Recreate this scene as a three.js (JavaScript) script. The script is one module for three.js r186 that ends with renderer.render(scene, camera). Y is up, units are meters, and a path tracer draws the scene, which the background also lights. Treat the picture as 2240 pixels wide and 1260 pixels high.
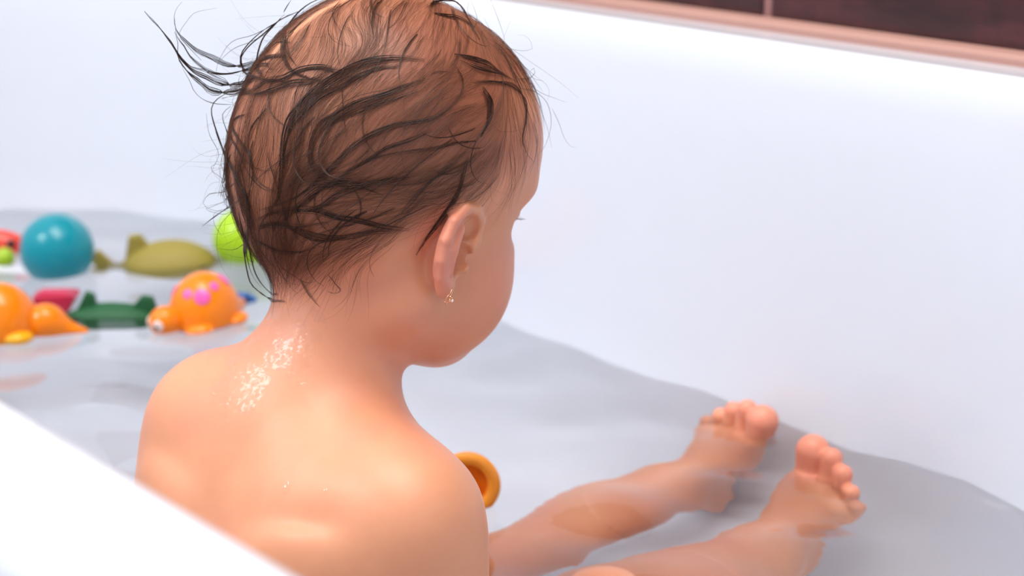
import * as THREE from 'three';
import { mergeGeometries } from 'three/addons/utils/BufferGeometryUtils.js';
import { RoundedBoxGeometry } from 'three/addons/geometries/RoundedBoxGeometry.js';
import { RectAreaLightUniformsLib } from 'three/addons/lights/RectAreaLightUniformsLib.js';

// ------------------------------------------------------------------ camera, light, exposure
const scene = new THREE.Scene();
scene.background = new THREE.Color(0.02, 0.02, 0.022);           // nothing of it is seen: the room is closed
const camera = new THREE.PerspectiveCamera(19.596, 2240 / 1260, 0.05, 30);
camera.position.set(0, 0.723, 0);
camera.rotation.order = 'YXZ';
camera.rotation.set(-17.21 * Math.PI / 180, -42 * Math.PI / 180, 0);
camera.focus = 0.735;
camera.userData.fStop = 7.8;
const renderer = new THREE.WebGLRenderer({ antialias: true });
renderer.toneMapping = THREE.LinearToneMapping;
renderer.toneMappingExposure = 9.9;
renderer.shadowMap.enabled = true;
RectAreaLightUniformsLib.init();
const UNSEEN_LAMPS = [ // unseen ceiling panels: x, z, width, depth, intensity, colour
  { at: [-1.4, -1.27], size: [0.7, 0.7], power: 2.4, color: [0.95, 0.98, 1], label: 'unseen square glowing ceiling panel farther from the bathtub' },  // out of view, placed to light back, toys and tub from the left
  { at: [0.3, -0.45], size: [0.8, 1.5], power: 0.95, color: [1, 0.965, 0.91], label: 'unseen long glowing ceiling panel directly above the bathtub' },  // out of view overhead, placed to light the crown and brighten the water
];

// ------------------------------------------------------------------ helpers
const V = (x, y, z) => new THREE.Vector3(x, y, z);
function rng(a) { return () => { a |= 0; a = a + 0x6D2B79F5 | 0; let t = Math.imul(a ^ a >>> 15, 1 | a); t = t + Math.imul(t ^ t >>> 7, 61 | t) ^ t; return ((t ^ t >>> 14) >>> 0) / 4294967296; }; }
const clamp = (x, a = 0, b = 1) => Math.min(b, Math.max(a, x));
const smooth = (a, b, x) => { const t = clamp((x - a) / (b - a)); return t * t * (3 - 2 * t); };
const lerp = (a, b, t) => a + (b - a) * t;
const hash3 = (i, j, k) => { let n = Math.imul(i, 374761393) + Math.imul(j, 668265263) + Math.imul(k, 2147483647 ^ 1274126177) | 0; n = Math.imul(n ^ n >>> 13, 1274126177); return ((n ^ n >>> 16) >>> 0) / 4294967295; };
function noise3(x, y, z) {
  const i = Math.floor(x), j = Math.floor(y), k = Math.floor(z), a = x - i, b = y - j, c = z - k;
  const u = a * a * (3 - 2 * a), v = b * b * (3 - 2 * b), w = c * c * (3 - 2 * c);
  const L = (d, e) => lerp(hash3(i, j + d, k + e), hash3(i + 1, j + d, k + e), u);
  return lerp(lerp(L(0, 0), L(1, 0), v), lerp(L(0, 1), L(1, 1), v), w) * 2 - 1;
}
const fbm = (x, y, z) => noise3(x, y, z) * 0.6 + noise3(x * 2.1, y * 2.1, z * 2.1) * 0.28 + noise3(x * 4.3, y * 4.3, z * 4.3) * 0.12;
const taken = new Set();
function numbered(name) { let n = name, k = 1; while (taken.has(n)) n = name + '_' + String(k++).padStart(3, '0'); taken.add(n); return n; }
function shade(o) { o.traverse((c) => { if (c.isMesh) { c.castShadow = true; c.receiveShadow = true; } }); return o; }
function tag(o, label, category, group) { o.userData.label = label; if (category) o.userData.category = category; if (group) o.userData.group = group; return o; }
function thing(name, label, category, at = [0, 0, 0], group) { const g = new THREE.Group(); g.name = numbered(name); g.position.set(...at); scene.add(g); return tag(g, label, category, group); }
function part(name, geometry, material, parent) { const m = new THREE.Mesh(geometry, material); m.name = name; m.castShadow = m.receiveShadow = true; parent.add(m); return m; }
function struct(name, geometry, material) { const m = new THREE.Mesh(geometry, material); m.name = numbered(name); m.userData.kind = 'structure'; m.castShadow = m.receiveShadow = true; scene.add(m); return m; }
function box(w, h, d, x, y, z, r = 0) { const g = r ? new RoundedBoxGeometry(w, h, d, 3, r) : new THREE.BoxGeometry(w, h, d); return g.translate(x, y, z); }
const std = (o) => new THREE.MeshPhysicalMaterial(o);
const lin = (r, g, b) => new THREE.Color().setRGB(r, g, b);

// smooth closed surface of a distance field: naive surface nets on a grid, whole blocks far from the surface skipped
function mesh3(f, lo, hi, h, colour) {
  const n = [0, 1, 2].map((i) => Math.ceil((hi[i] - lo[i]) / h / 8) * 8 + 1), [nx, ny, nz] = n, B = 8;
  const val = new Float32Array(nx * ny * nz), id = (i, j, k) => i + nx * (j + ny * k), reach = h * B * 0.5 * 1.7321 * 1.7 + h;
  const live = [];
  for (let bk = 0; bk < nz - 1; bk += B) for (let bj = 0; bj < ny - 1; bj += B) for (let bi = 0; bi < nx - 1; bi += B) {
    const c = f(lo[0] + (bi + B / 2) * h, lo[1] + (bj + B / 2) * h, lo[2] + (bk + B / 2) * h), far = Math.abs(c) > reach;
    for (let k = bk; k <= bk + B; k++) for (let j = bj; j <= bj + B; j++) for (let i = bi; i <= bi + B; i++) {
      const at = id(i, j, k);
      if (far) { if (!val[at]) val[at] = c > 0 ? 1 : -1; } else val[at] = f(lo[0] + i * h, lo[1] + j * h, lo[2] + k * h) || 1e-9;
    }
    if (!far) live.push([bi, bj, bk]);
  }
  const vid = new Map(), pos = [], idx = [];
  const off = [[0, 0, 0], [1, 0, 0], [0, 1, 0], [1, 1, 0], [0, 0, 1], [1, 0, 1], [0, 1, 1], [1, 1, 1]], edges = [[0, 1], [2, 3], [4, 5], [6, 7], [0, 2], [1, 3], [4, 6], [5, 7], [0, 4], [1, 5], [2, 6], [3, 7]];
  for (const [bi, bj, bk] of live) for (let k = bk; k < bk + B; k++) for (let j = bj; j < bj + B; j++) for (let i = bi; i < bi + B; i++) {
    const v = off.map(([a, b, c]) => val[id(i + a, j + b, k + c)]);
    let neg = 0; for (const x of v) if (x < 0) neg++;
    if (neg === 0 || neg === 8) continue;
    let x = 0, y = 0, z = 0, m = 0;
    for (const [a, b] of edges) if ((v[a] < 0) !== (v[b] < 0)) { const t = v[a] / (v[a] - v[b]); x += lerp(off[a][0], off[b][0], t); y += lerp(off[a][1], off[b][1], t); z += lerp(off[a][2], off[b][2], t); m++; }
    vid.set(id(i, j, k), pos.length / 3);
    pos.push(lo[0] + (i + x / m) * h, lo[1] + (j + y / m) * h, lo[2] + (k + z / m) * h);
  }
  const quad = (a, b, c, d, flip) => { if ([a, b, c, d].some((q) => q === undefined)) return; flip ? idx.push(a, c, b, a, d, c) : idx.push(a, b, c, a, c, d); };
  for (const [at] of vid) {
    const i = at % nx, j = Math.floor(at / nx) % ny, k = Math.floor(at / nx / ny), s = val[at] < 0;
    if (j > 0 && k > 0 && (val[id(i + 1, j, k)] < 0) !== s) quad(vid.get(at), vid.get(id(i, j - 1, k)), vid.get(id(i, j - 1, k - 1)), vid.get(id(i, j, k - 1)), !s);
    if (i > 0 && k > 0 && (val[id(i, j + 1, k)] < 0) !== s) quad(vid.get(at), vid.get(id(i, j, k - 1)), vid.get(id(i - 1, j, k - 1)), vid.get(id(i - 1, j, k)), !s);
    if (i > 0 && j > 0 && (val[id(i, j, k + 1)] < 0) !== s) quad(vid.get(at), vid.get(id(i - 1, j, k)), vid.get(id(i - 1, j - 1, k)), vid.get(id(i, j - 1, k)), !s);
  }
  const P = new Float32Array(pos), N = new Float32Array(P.length), col = colour && new Float32Array(P.length), e = h * 0.6;
  for (let q = 0; q < P.length; q += 3) {
    const [x, y, z] = [P[q], P[q + 1], P[q + 2]];
    let a = f(x + e, y, z) - f(x - e, y, z), b = f(x, y + e, z) - f(x, y - e, z), c = f(x, y, z + e) - f(x, y, z - e); const l = Math.hypot(a, b, c) || 1;
    N[q] = a / l; N[q + 1] = b / l; N[q + 2] = c / l;
    if (col) col.set(colour(x, y, z, a / l, b / l, c / l), q);
  }
  const g = new THREE.BufferGeometry();
  g.setAttribute('position', new THREE.BufferAttribute(P, 3)); g.setAttribute('normal', new THREE.BufferAttribute(N, 3));
  if (col) g.setAttribute('color', new THREE.BufferAttribute(col, 3));
  g.setIndex(idx);
  return g;
}
// distance primitives on plain numbers
const smin = (a, b, k) => { const h = Math.max(k - Math.abs(a - b), 0) / k; return Math.min(a, b) - h * h * k * 0.25; };
const smax = (a, b, k) => -smin(-a, -b, k);
function cone(A, Bp, r1, r2) { // capsule whose radius changes from r1 to r2
  const [ax, ay, az] = A, bx = Bp[0] - ax, by = Bp[1] - ay, bz = Bp[2] - az, l2 = bx * bx + by * by + bz * bz;
  return (x, y, z) => { x -= ax; y -= ay; z -= az; const t = clamp((x * bx + y * by + z * bz) / l2); return Math.hypot(x - bx * t, y - by * t, z - bz * t) - (r1 + (r2 - r1) * t); };
}
function ell(C, R, turn) { // ellipsoid; turn = [rx, ry, rz]
  const m = turn ? new THREE.Matrix4().makeRotationFromEuler(new THREE.Euler(...turn)).transpose().elements : null, [cx, cy, cz] = C, [rx, ry, rz] = R;
  return (x, y, z) => {
    x -= cx; y -= cy; z -= cz;
    if (m) { const X = m[0] * x + m[4] * y + m[8] * z, Y = m[1] * x + m[5] * y + m[9] * z, Z = m[2] * x + m[6] * y + m[10] * z; x = X; y = Y; z = Z; }
    const k0 = Math.hypot(x / rx, y / ry, z / rz), k1 = Math.hypot(x / rx / rx, y / ry / ry, z / rz / rz);
    return k1 < 1e-9 ? -Math.min(rx, ry, rz) : k0 * (k0 - 1) / k1;
  };
}

// ------------------------------------------------------------------ textures
function noiseTexture(size, fn, srgb) {
  const d = new Uint8Array(size * size * 4);
  for (let y = 0; y < size; y++) for (let x = 0; x < size; x++) { const c = fn(x / size, y / size); for (let i = 0; i < 3; i++) d[(y * size + x) * 4 + i] = clamp(c[i]) * 255; d[(y * size + x) * 4 + 3] = 255; }
  const t = new THREE.DataTexture(d, size, size); t.wrapS = t.wrapT = THREE.RepeatWrapping; t.magFilter = THREE.LinearFilter; t.minFilter = THREE.LinearMipmapLinearFilter; t.generateMipmaps = true;
  if (srgb) t.colorSpace = THREE.SRGBColorSpace; t.needsUpdate = true; return t;
}
const ring2 = (u, v, f) => [Math.cos(u * 6.2832) * f, Math.sin(u * 6.2832) * f, Math.cos(v * 6.2832) * f + 9, Math.sin(v * 6.2832) * f];
const tileNoise = (u, v, f) => { const [a, b, c, d] = ring2(u, v, f); return 0.5 * (fbm(a, b, c + 3.7 * d) + fbm(c, d, a - 2.3 * b)); };
const tileMap = noiseTexture(256, (u, v) => { const n = tileNoise(u, v, 1.3), m = tileNoise(u, v, 6); const t = 0.5 + n * 0.9 + m * 0.25; return [lerp(0.16, 0.35, t), lerp(0.115, 0.19, t), lerp(0.125, 0.195, t)]; }, true);
const floorMap = noiseTexture(128, (u, v) => { const n = tileNoise(u, v, 2); return [0.2 + n * 0.1, 0.16 + n * 0.08, 0.15 + n * 0.07]; }, true);

// ------------------------------------------------------------------ the room
const paint = std({ color: lin(0.82, 0.82, 0.86), roughness: 0.85 });
const groutMat = std({ color: new THREE.Color(0x97706e), roughness: 0.9 });
const tileMats = [0, 1, 2].map((i) => { const t = tileMap.clone(); t.repeat.set(1.6, 1.6); t.offset.set(i * 0.37, i * 0.21); t.needsUpdate = true; return std({ map: t, roughness: 0.3, specularIntensity: 0.7 }); });
const X0 = -2.3, X1 = 0.9, Z0 = -1.66, Z1 = 1.3, H = 2.5, T = 0.12;
const floorM = struct('floor', box(X1 - X0 + 2 * T, T, Z1 - Z0 + 2 * T, (X0 + X1) / 2, -T / 2, (Z0 + Z1) / 2), groutMat);
{ // floor tiles, as far as the corner of the picture could show them
  const m = std({ map: floorMap, roughness: 0.4 }), g = box(0.294, 0.008, 0.294, 0, 0.003, 0, 0.0025);
  for (let i = 0; i < 8; i++) for (let j = 0; j < 10; j++) { const t = part('tile', g, m, floorM); t.position.set(0.005 - 0.3 * i, 0, -1.51 + 0.3 * j); }
}
struct('ceiling', box(X1 - X0 + 2 * T, T, Z1 - Z0 + 2 * T, (X0 + X1) / 2, H + T / 2, (Z0 + Z1) / 2), paint);
struct('wall_front', box(T, H, Z1 - Z0, X0 - T / 2, H / 2, (Z0 + Z1) / 2), paint);
struct('wall_left', box(X1 - X0 + 2 * T, H, T, (X0 + X1) / 2, H / 2, Z0 - T / 2), paint);
struct('wall_right', box(X1 - X0 + 2 * T, H, T, (X0 + X1) / 2, H / 2, Z1 + T / 2), paint);
const wallBack = struct('wall_back', box(T, H, Z1 - Z0, X1 + T / 2 - 0.012, H / 2, (Z0 + Z1) / 2), groutMat);
{ // brown tiles behind the bathtub: 0.6 wide, 0.3 high, one joint in view
  const g = box(0.012, 0.296, 0.593, 0, 0, 0, 0.003), z1 = TILE_Z();
  for (let r = 0; r < 3; r++) for (let c = -3; c < 3; c++) {
    const z = z1 + 0.3 + c * 0.6 ; if (z - 0.3 < Z0 - 0.01 || z + 0.3 > Z1) continue;
    const t = part('tile', g, tileMats[(r * 2 + c + 9) % 3], wallBack); t.position.set(X1 - 0.0085, 0.563 + 0.148 + r * 0.3, z);
  }
}
function TILE_Z() { return -0.727; }
// ceiling lamps out of view, placed to light the child, toys and water: a glowing panel in a frame and a light of the same size below it
for (const L of UNSEEN_LAMPS) {
  const [w, d] = L.size, t = thing('ceiling_light', L.label, 'ceiling light', [L.at[0], H, L.at[1]], 'unseen ceiling panels'), white = std({ color: lin(0.8, 0.8, 0.8), roughness: 0.5 });
  const bar = [box(w + 0.06, 0.03, 0.03, 0, -0.015, d / 2 + 0.015), box(w + 0.06, 0.03, 0.03, 0, -0.015, -d / 2 - 0.015), box(0.03, 0.03, d, w / 2 + 0.015, -0.015, 0), box(0.03, 0.03, d, -w / 2 - 0.015, -0.015, 0)];
  part('frame', mergeGeometries(bar), white, t);
  const c = lin(...L.color);
  part('light_panel', box(w, 0.012, d, 0, -0.008, 0), std({ color: lin(0.8, 0.8, 0.8), emissive: c, emissiveIntensity: Math.min(0.15, L.power * 0.3), roughness: 0.6 }), t);
  const a = new THREE.RectAreaLight(c, L.power, w, d); a.name = 'panel_glow'; a.position.set(L.at[0], H - 0.022, L.at[1]); a.rotation.x = -Math.PI / 2; scene.add(a);
}

// ------------------------------------------------------------------ the bathtub
const RIM = 0.56, WATER = 0.323;
const enamel = std({ color: lin(0.80, 0.865, 0.965), roughness: 0.16, clearcoat: 0.4, clearcoatRoughness: 0.08 });
// outline of a rounded rectangle, counted round from its far corner; n points
function outline(x0, x1, z0, z1, rFar, rNear, n) {
  const pts = [], arcs = [[x1 - rFar, z0 + rFar, rFar, -Math.PI / 2], [x1 - rNear, z1 - rNear, rNear, 0], [x0 + rNear, z1 - rNear, rNear, Math.PI / 2], [x0 + rFar, z0 + rFar, rFar, Math.PI]];
  const per = n / 4, k = Math.floor(per * 0.6), s = per - k;
  for (let q = 0; q < 4; q++) {
    const [cx, cz, r, a0] = arcs[q], nx = arcs[(q + 1) % 4];
    for (let i = 0; i < k; i++) { const a = a0 + Math.PI / 2 * i / (k - 1); pts.push([cx + r * Math.cos(a), cz + r * Math.sin(a)]); }
    const [ax, az] = pts[pts.length - 1], a1 = nx[3], bx = nx[0] + nx[2] * Math.cos(a1), bz = nx[1] + nx[2] * Math.sin(a1);
    for (let i = 1; i <= s; i++) pts.push([lerp(ax, bx, i / (s + 1)), lerp(az, bz, i / (s + 1))]);
  }
  return pts;
}
const RN = 240;
const inner = (inset) => outline(0.181 + inset, 0.812 - inset, -1.545 + inset * 2, 0.02 - inset * 2, Math.max(0.05, 0.29 - inset), Math.max(0.05, 0.2 - inset), RN);
const outer = (inset) => outline(0.143 + inset, 0.872 - inset, -1.625 + inset, 0.1 - inset, 0.1, 0.06, RN);
function loft(rings, closeEnd, flip) { // rings: [points, y]; last ring capped when closeEnd
  const pos = [], idx = [];
  for (const [pts, y] of rings) for (const [x, z] of pts) pos.push(x, y, z);
  for (let r = 0; r + 1 < rings.length; r++) for (let i = 0; i < RN; i++) { const a = r * RN + i, b = r * RN + (i + 1) % RN; idx.push(a, b, a + RN, b, b + RN, a + RN); }
  if (closeEnd) { const c = pos.length / 3, last = (rings.length - 1) * RN; let sx = 0, sz = 0; for (const [x, z] of rings[rings.length - 1][0]) { sx += x / RN; sz += z / RN; } pos.push(sx, rings[rings.length - 1][1], sz); for (let i = 0; i < RN; i++) idx.push(last + i, last + (i + 1) % RN, c); }
  if (flip) for (let i = 0; i < idx.length; i += 3) [idx[i + 1], idx[i + 2]] = [idx[i + 2], idx[i + 1]];
  const g = new THREE.BufferGeometry(); g.setAttribute('position', new THREE.Float32BufferAttribute(pos, 3)); g.setIndex(idx); g.computeVertexNormals(); return g;
}
const blend = (a, b, t) => a.map((p, i) => [lerp(p[0], b[i][0], t), lerp(p[1], b[i][1], t)]);
// inside of the tub: inset from the inner edge at each height
const PROFILE = [[0, 0.556], [0.002, 0.55], [0.004, 0.535], [0.006, 0.50], [0.009, 0.43], [0.012, 0.36], [0.015, 0.32], [0.020, 0.28], [0.028, 0.25], [0.042, 0.222], [0.06, 0.2], [0.085, 0.182], [0.115, 0.171], [0.15, 0.166], [0.2, 0.165]];
const tub = thing('bathtub', 'white enamelled bathtub with a rolled rim, half filled with water', 'bathtub');
{
  const O = outer(0), I = inner(0), rim = [[outer(0.02), 0.532], [outer(0.008), 0.53], [outer(0.003), 0.531], [outer(0.0005), 0.535], [O, 0.541], [outer(0.001), 0.548], [outer(0.004), 0.554], [outer(0.009), 0.5585], [outer(0.015), 0.5603],
    [blend(outer(0.015), inner(-0.012), 0.55), 0.561], [inner(-0.012), 0.5612], [inner(-0.0075), 0.5622], [inner(-0.004), 0.562], [inner(-0.0015), 0.56], [I, 0.556]];
  part('rim', loft(rim, false, true), enamel, tub);
  const basin = PROFILE.map(([o, y]) => [inner(o), y]), back = [[inner(0.19), 0.15], [inner(0.1), 0.152], [inner(0.04), 0.2], [inner(0.005), 0.3], [inner(-0.008), 0.545]].reverse();
  part('basin', loft(basin, true, true), enamel, tub);
  part('underside', loft(back, true), enamel, tub);
}
// tiled front under the rim
const apron = thing('bath_panel', 'dark brown tiled panel closing the near side of the white bathtub below its rim', 'panel', [0.166, 0, -0.75]);
part('board', box(0.012, 0.528, 1.7, 0.006, 0.264, 0), groutMat, apron);
{ const g = box(0.01, 0.258, 0.39, 0, 0, 0, 0.002); for (let r = 0; r < 2; r++) for (let c = 0; c < 4; c++) { const t = part('tile', g, tileMats[(r + c) % 3], apron); t.position.set(-0.003, 0.133 + r * 0.262, -0.6 + c * 0.396); } }
// sealing strip between rim and tiles
struct('trim_1', box(0.02, 0.014, 1.72, 0.8775, 0.558, -0.76, 0.004), std({ color: new THREE.Color(0xb88d82), roughness: 0.6 }));

// ------------------------------------------------------------------ the water
function wave(x, z) {
  const wx = x + 0.02 * noise3(x * 9, 0.3, z * 9), wz = z + 0.02 * noise3(x * 9, 7.7, z * 9);
  let h = 0.0015 * Math.sin(wx * 52 + wz * 31) + 0.0014 * Math.sin(-wx * 38 + wz * 64 + 1.3) + 0.0004 * Math.sin(wx * 95 - wz * 40 + 0.4);
  h += 0.003 * noise3(x * 22, 1.5, z * 22) + 0.0002 * noise3(x * 55, 4.2, z * 55);
  for (const [cx, cz, a] of [[0.765, -0.6, 0.0016], [0.74, -0.53, 0.0014], [0.56, -0.57, 0.001]]) { const d = Math.hypot(x - cx, z - cz); h += a * Math.sin(d * 105) * Math.exp(-d * 11); }
  const far = smooth(-0.8, -1.15, z); h *= 1 - 0.45 * far;
  h += 0.004 * Math.exp(-((x - 0.8) ** 2) / 0.0016) * noise3(z * 14, 2.2, 0) * smooth(-0.75, -0.5, z);
  return h;
}
{
  const rings = [], edge = inner(0.0135), K = 190, cx = 0.4965, cz = -0.7625;
  for (let k = 1; k <= K; k++) { const t = k / K; rings.push([edge.map(([x, z]) => [lerp(cx, x, t), lerp(cz, z, t)]), WATER]); }
  const g0 = loft(rings.reverse(), true, true), p = g0.attributes.position;       // top surface, seen from above
  const skirt = PROFILE.filter(([, y]) => y < 0.315).map(([o, y]) => [inner(o - 0.002), y - 0.002]);
  for (let i = 0; i < p.count; i++) p.setY(i, WATER + wave(p.getX(i), p.getZ(i)));
  const idx = g0.index.array;
  // the body of water follows the basin a hair behind its wall
  const top = rings[0][0].map(([x, z]) => [x, z]), g1 = loft([[top, 0], ...skirt], true), q = g1.attributes.position;
  for (let i = 0; i < RN; i++) q.setY(i, WATER + wave(q.getX(i), q.getZ(i)));
  const g = new THREE.BufferGeometry(), pos = [...p.array, ...q.array], n0 = p.count, i1 = g1.index.array, ii = [...idx];
  for (let i = 0; i < i1.length; i += 3) ii.push(i1[i] + n0, i1[i + 1] + n0, i1[i + 2] + n0);
  g.setAttribute('position', new THREE.Float32BufferAttribute(pos, 3)); g.setIndex(ii);
  g.computeVertexNormals(); const nn = g.attributes.normal; // the smooth waves give the surface its normals
  for (let i = 0; i < n0; i++) { const x = p.getX(i), z = p.getZ(i), e = 0.001, a = (wave(x - e, z) - wave(x + e, z)) / (2 * e), b = (wave(x, z - e) - wave(x, z + e)) / (2 * e), l = Math.hypot(a, 1, b); nn.setXYZ(i, a / l, 1 / l, b / l); }
  const waterMat = std({ color: lin(1, 1, 1), roughness: 0.0, transmission: 1, thickness: 0.15, ior: 1.33, attenuationColor: lin(0.97, 0.96, 0.96), attenuationDistance: 0.3 });
  const w = new THREE.Mesh(g, waterMat); w.name = numbered('bath_water'); w.castShadow = w.receiveShadow = true; scene.add(w);
  tag(w, 'clear rippled bath water filling the white tub round the child and toys', 'water');
}

// ------------------------------------------------------------------ the child
// head axes: F towards the face, U up, S towards the right ear; head shapes are given in centimetres along them
const HC = [0.474, 0.538, -0.620];
const headTurn = new THREE.Matrix4().makeRotationFromEuler(new THREE.Euler(HEAD_ROLL(), -3 * Math.PI / 180, -13 * Math.PI / 180, 'YZX'));
function HEAD_ROLL() { return 0.0; }
const he = headTurn.elements; // columns: F, U, S
const toHead = (x, y, z) => { x = (x - HC[0]) * 100; y = (y - HC[1]) * 100; z = (z - HC[2]) * 100; return [he[0] * x + he[1] * y + he[2] * z, he[4] * x + he[5] * y + he[6] * z, he[8] * x + he[9] * y + he[10] * z]; };
const fromHead = (f, u, s) => [HC[0] + (he[0] * f + he[4] * u + he[8] * s) / 100, HC[1] + (he[1] * f + he[5] * u + he[9] * s) / 100, HC[2] + (he[2] * f + he[6] * u + he[10] * s) / 100];
const skull = [ell([-0.25, 1.75, 0], [6.7, 7.0, 6.55]), ell([-2.35, -0.1, 0], [4.75, 5.7, 5.3]), ell([2.6, 2.0, 0], [5.0, 5.4, 5.7])];
const faceBase = ell([2.8, -3.7, 0], [4.3, 4.9, 4.7]), chin = ell([4.6, -6.75, 0], [1.5, 1.4, 1.7]), nose = ell([7.4, -2.6, 0], [0.95, 0.75, 0.8]), bridge = cone([6.8, -0.6, 0], [7.3, -2.3, 0], 0.5, 0.6);
const lipUp = ell([6.75, -4.35, 0], [0.7, 0.35, 1.25]), lipLow = ell([6.6, -5.0, 0], [0.7, 0.4, 1.1]);
const headSide = [[1].map(() => 0)].length && [1, -1].map((q) => ({
  cheek: ell([3.6, -4.7, 2.65 * q], [2.65, 2.8, 2.25]), jaw: cone([-0.4, -5.3, 3.6 * q], [4.6, -7.5, 0.7 * q], 1.9, 1.5), brow: cone([6.2, 0.7, 1.2 * q], [4.75, 0.75, 4.2 * q], 0.65, 0.85),
  socket: ell([6.3, -0.85, 3.4 * q], [1.5, 0.95, 2.0]), lid: ell([5.35, -0.65, 2.55 * q], [1.1, 0.95, 1.25]),
}));
// an ear: a rim curling round a shallow shell; a runs forward, b up, c outward from the head
function earField(q) {
  const tilt = 0.41, ca = Math.cos(tilt), sa = Math.sin(tilt), roll = -0.16, cr = Math.cos(roll), sr = Math.sin(roll), at = [0.15, -2.3, 6.0], EZ = 0.97;
  const P = (a, b, c = 0) => [a, b, c];
  const rimPts = [P(0.75, -0.05, 0.15), P(1.05, 0.75, 0.1), P(0.95, 1.6, 0.05), P(0.35, 2.12), P(-0.45, 2.05), P(-1.12, 1.35), P(-1.3, 0.4), P(-1.1, -0.55), P(-0.75, -1.35), P(-0.2, -1.8)];
  const rim = rimPts.slice(1).map((p, i) => cone(rimPts[i], p, i < 1 ? 0.2 : 0.31 - i * 0.008, 0.31 - i * 0.008));
  const lobe = ell([-0.05, -1.72, -0.02], [0.62, 0.62, 0.3]), tragus = ell([0.8, -0.55, 0.05], [0.3, 0.42, 0.32]), anti = [cone([-0.45, 1.15, 0], [-0.72, 0.1, 0.08], 0.26, 0.3), cone([-0.72, 0.1, 0.08], [-0.42, -0.9, 0.05], 0.3, 0.28)];
  const plate = ell([-0.1, 0.15, -0.32], [1.3, 2.0, 0.24]), bowl = ell([0.3, -0.25, 0.0], [0.66, 0.76, 0.75]), fossa = ell([0.3, 1.2, 0.0], [0.58, 0.6, 0.7]), root = ell([0.4, -0.1, -0.75], [0.95, 1.75, 0.75]);
  return (f, u, s) => {
    f = (f - at[0]) / EZ; u = (u - at[1]) / EZ; s = (s * q - at[2]) / EZ;
    const f2 = f * cr + u * sr, b = -f * sr + u * cr, a = (f2 * ca - s * sa + 0.1) / 1.12, c = f2 * sa + s * ca - 0.42; // the plane's back edge stands off the head
    if (Math.hypot(a, b, c) > 4.2) return (Math.hypot(a, b, c) - 3) * EZ;
    let d = plate(a, b, c); d = smin(d, root(a, b, c), 0.5);
    let r = 9; for (const e of rim) r = smin(r, e(a, b, c), 0.12);
    let n = smin(anti[0](a, b, c), anti[1](a, b, c), 0.15);
    d = smin(d, n, 0.35); d = smin(d, r, 0.22); d = smin(d, lobe(a, b, c), 0.3); d = smin(d, tragus(a, b, c), 0.25);
    d = smax(d, -bowl(a, b, c), 0.2); d = smax(d, -fossa(a, b, c), 0.2);
    return d * EZ;
  };
}
const ears = [earField(1), earField(-1)];
function headField(f, u, s) { // centimetres
  const far = Math.hypot(f, u, s) - 12; if (far > 2) return far;
  let d = smin(smin(skull[0](f, u, s), skull[1](f, u, s), 2.0), skull[2](f, u, s), 2.0);
  d = smin(d, faceBase(f, u, s), 2.2);
  const h = headSide[s > 0 ? 0 : 1];
  d = smin(d, h.jaw(f, u, s), 2.0); d = smin(d, h.cheek(f, u, s), 1.5); d = smin(d, chin(f, u, s), 1.6);
  if (f > 2) {
    d = smin(d, h.brow(f, u, s), 0.9); d = smax(d, -h.socket(f, u, s), 0.9); d = smin(d, h.lid(f, u, s), 0.35);
    d = smin(d, smin(bridge(f, u, s), nose(f, u, s), 0.7), 0.7); d = smin(d, lipUp(f, u, s), 0.3); d = smin(d, lipLow(f, u, s), 0.3);
  }
  return smin(d, ears[s > 0 ? 0 : 1](f, u, s), 0.28);
}
// body, metres
const K = { neck: [0.437, 0.452, -0.606], shR: [0.420, 0.404, -0.537], shL: [0.400, 0.419, -0.658], elR: [0.428, 0.300, -0.512], elL: [0.380, 0.300, -0.692], wrR: [0.515, 0.268, -0.505], wrL: [0.462, 0.262, -0.735] };
const torso = [
  cone([0.398, 0.225, -0.602], [0.405, 0.29, -0.602], 0.066, 0.065), cone([0.405, 0.29, -0.602], [0.412, 0.365, -0.604], 0.065, 0.056),
  ell([0.410, 0.362, -0.604], [0.054, 0.072, 0.076], [0, 0.2, 0]), ell([0.405, 0.28, -0.602], [0.064, 0.08, 0.076], [0, 0.2, 0]), ell([0.40, 0.215, -0.602], [0.07, 0.055, 0.085], [0, 0.1, 0]),
];
const girdle = [cone([0.422, 0.414, -0.580], K.shR, 0.028, 0.0275), cone([0.411, 0.428, -0.630], K.shL, 0.028, 0.0275)];
const neck = [cone([0.4205, 0.415, -0.611], [0.452, 0.492, -0.616], 0.032, 0.0345), cone([0.417, 0.422, -0.605], [0.418, 0.405, -0.562], 0.022, 0.02), cone([0.414, 0.440, -0.625], [0.406, 0.428, -0.648], 0.023, 0.02)];
const blade = [ell([0.381, 0.36, -0.562], [0.010, 0.034, 0.02], [0.2, 0.5, 0.1]), ell([0.369, 0.36, -0.636], [0.010, 0.034, 0.02], [-0.2, 0.0, 0.1])];
const limb = (a, b, c, r) => [cone(a, b, r[0], r[1]), cone(b, c, r[1] - 0.001, r[2])];
const arms = [[...limb(K.shR, K.elR, K.wrR, [0.0275, 0.0245, 0.0165])], [...limb(K.shL, K.elL, K.wrL, [0.0275, 0.0245, 0.0165])]];
const LG = { hipR: [0.425, 0.222, -0.565], knR: [0.556, 0.293, -0.545], anR: [0.687, 0.252, -0.553], hipL: [0.425, 0.212, -0.640], knL: [0.575, 0.234, -0.663], anL: [0.722, 0.250, -0.655] };
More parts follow.
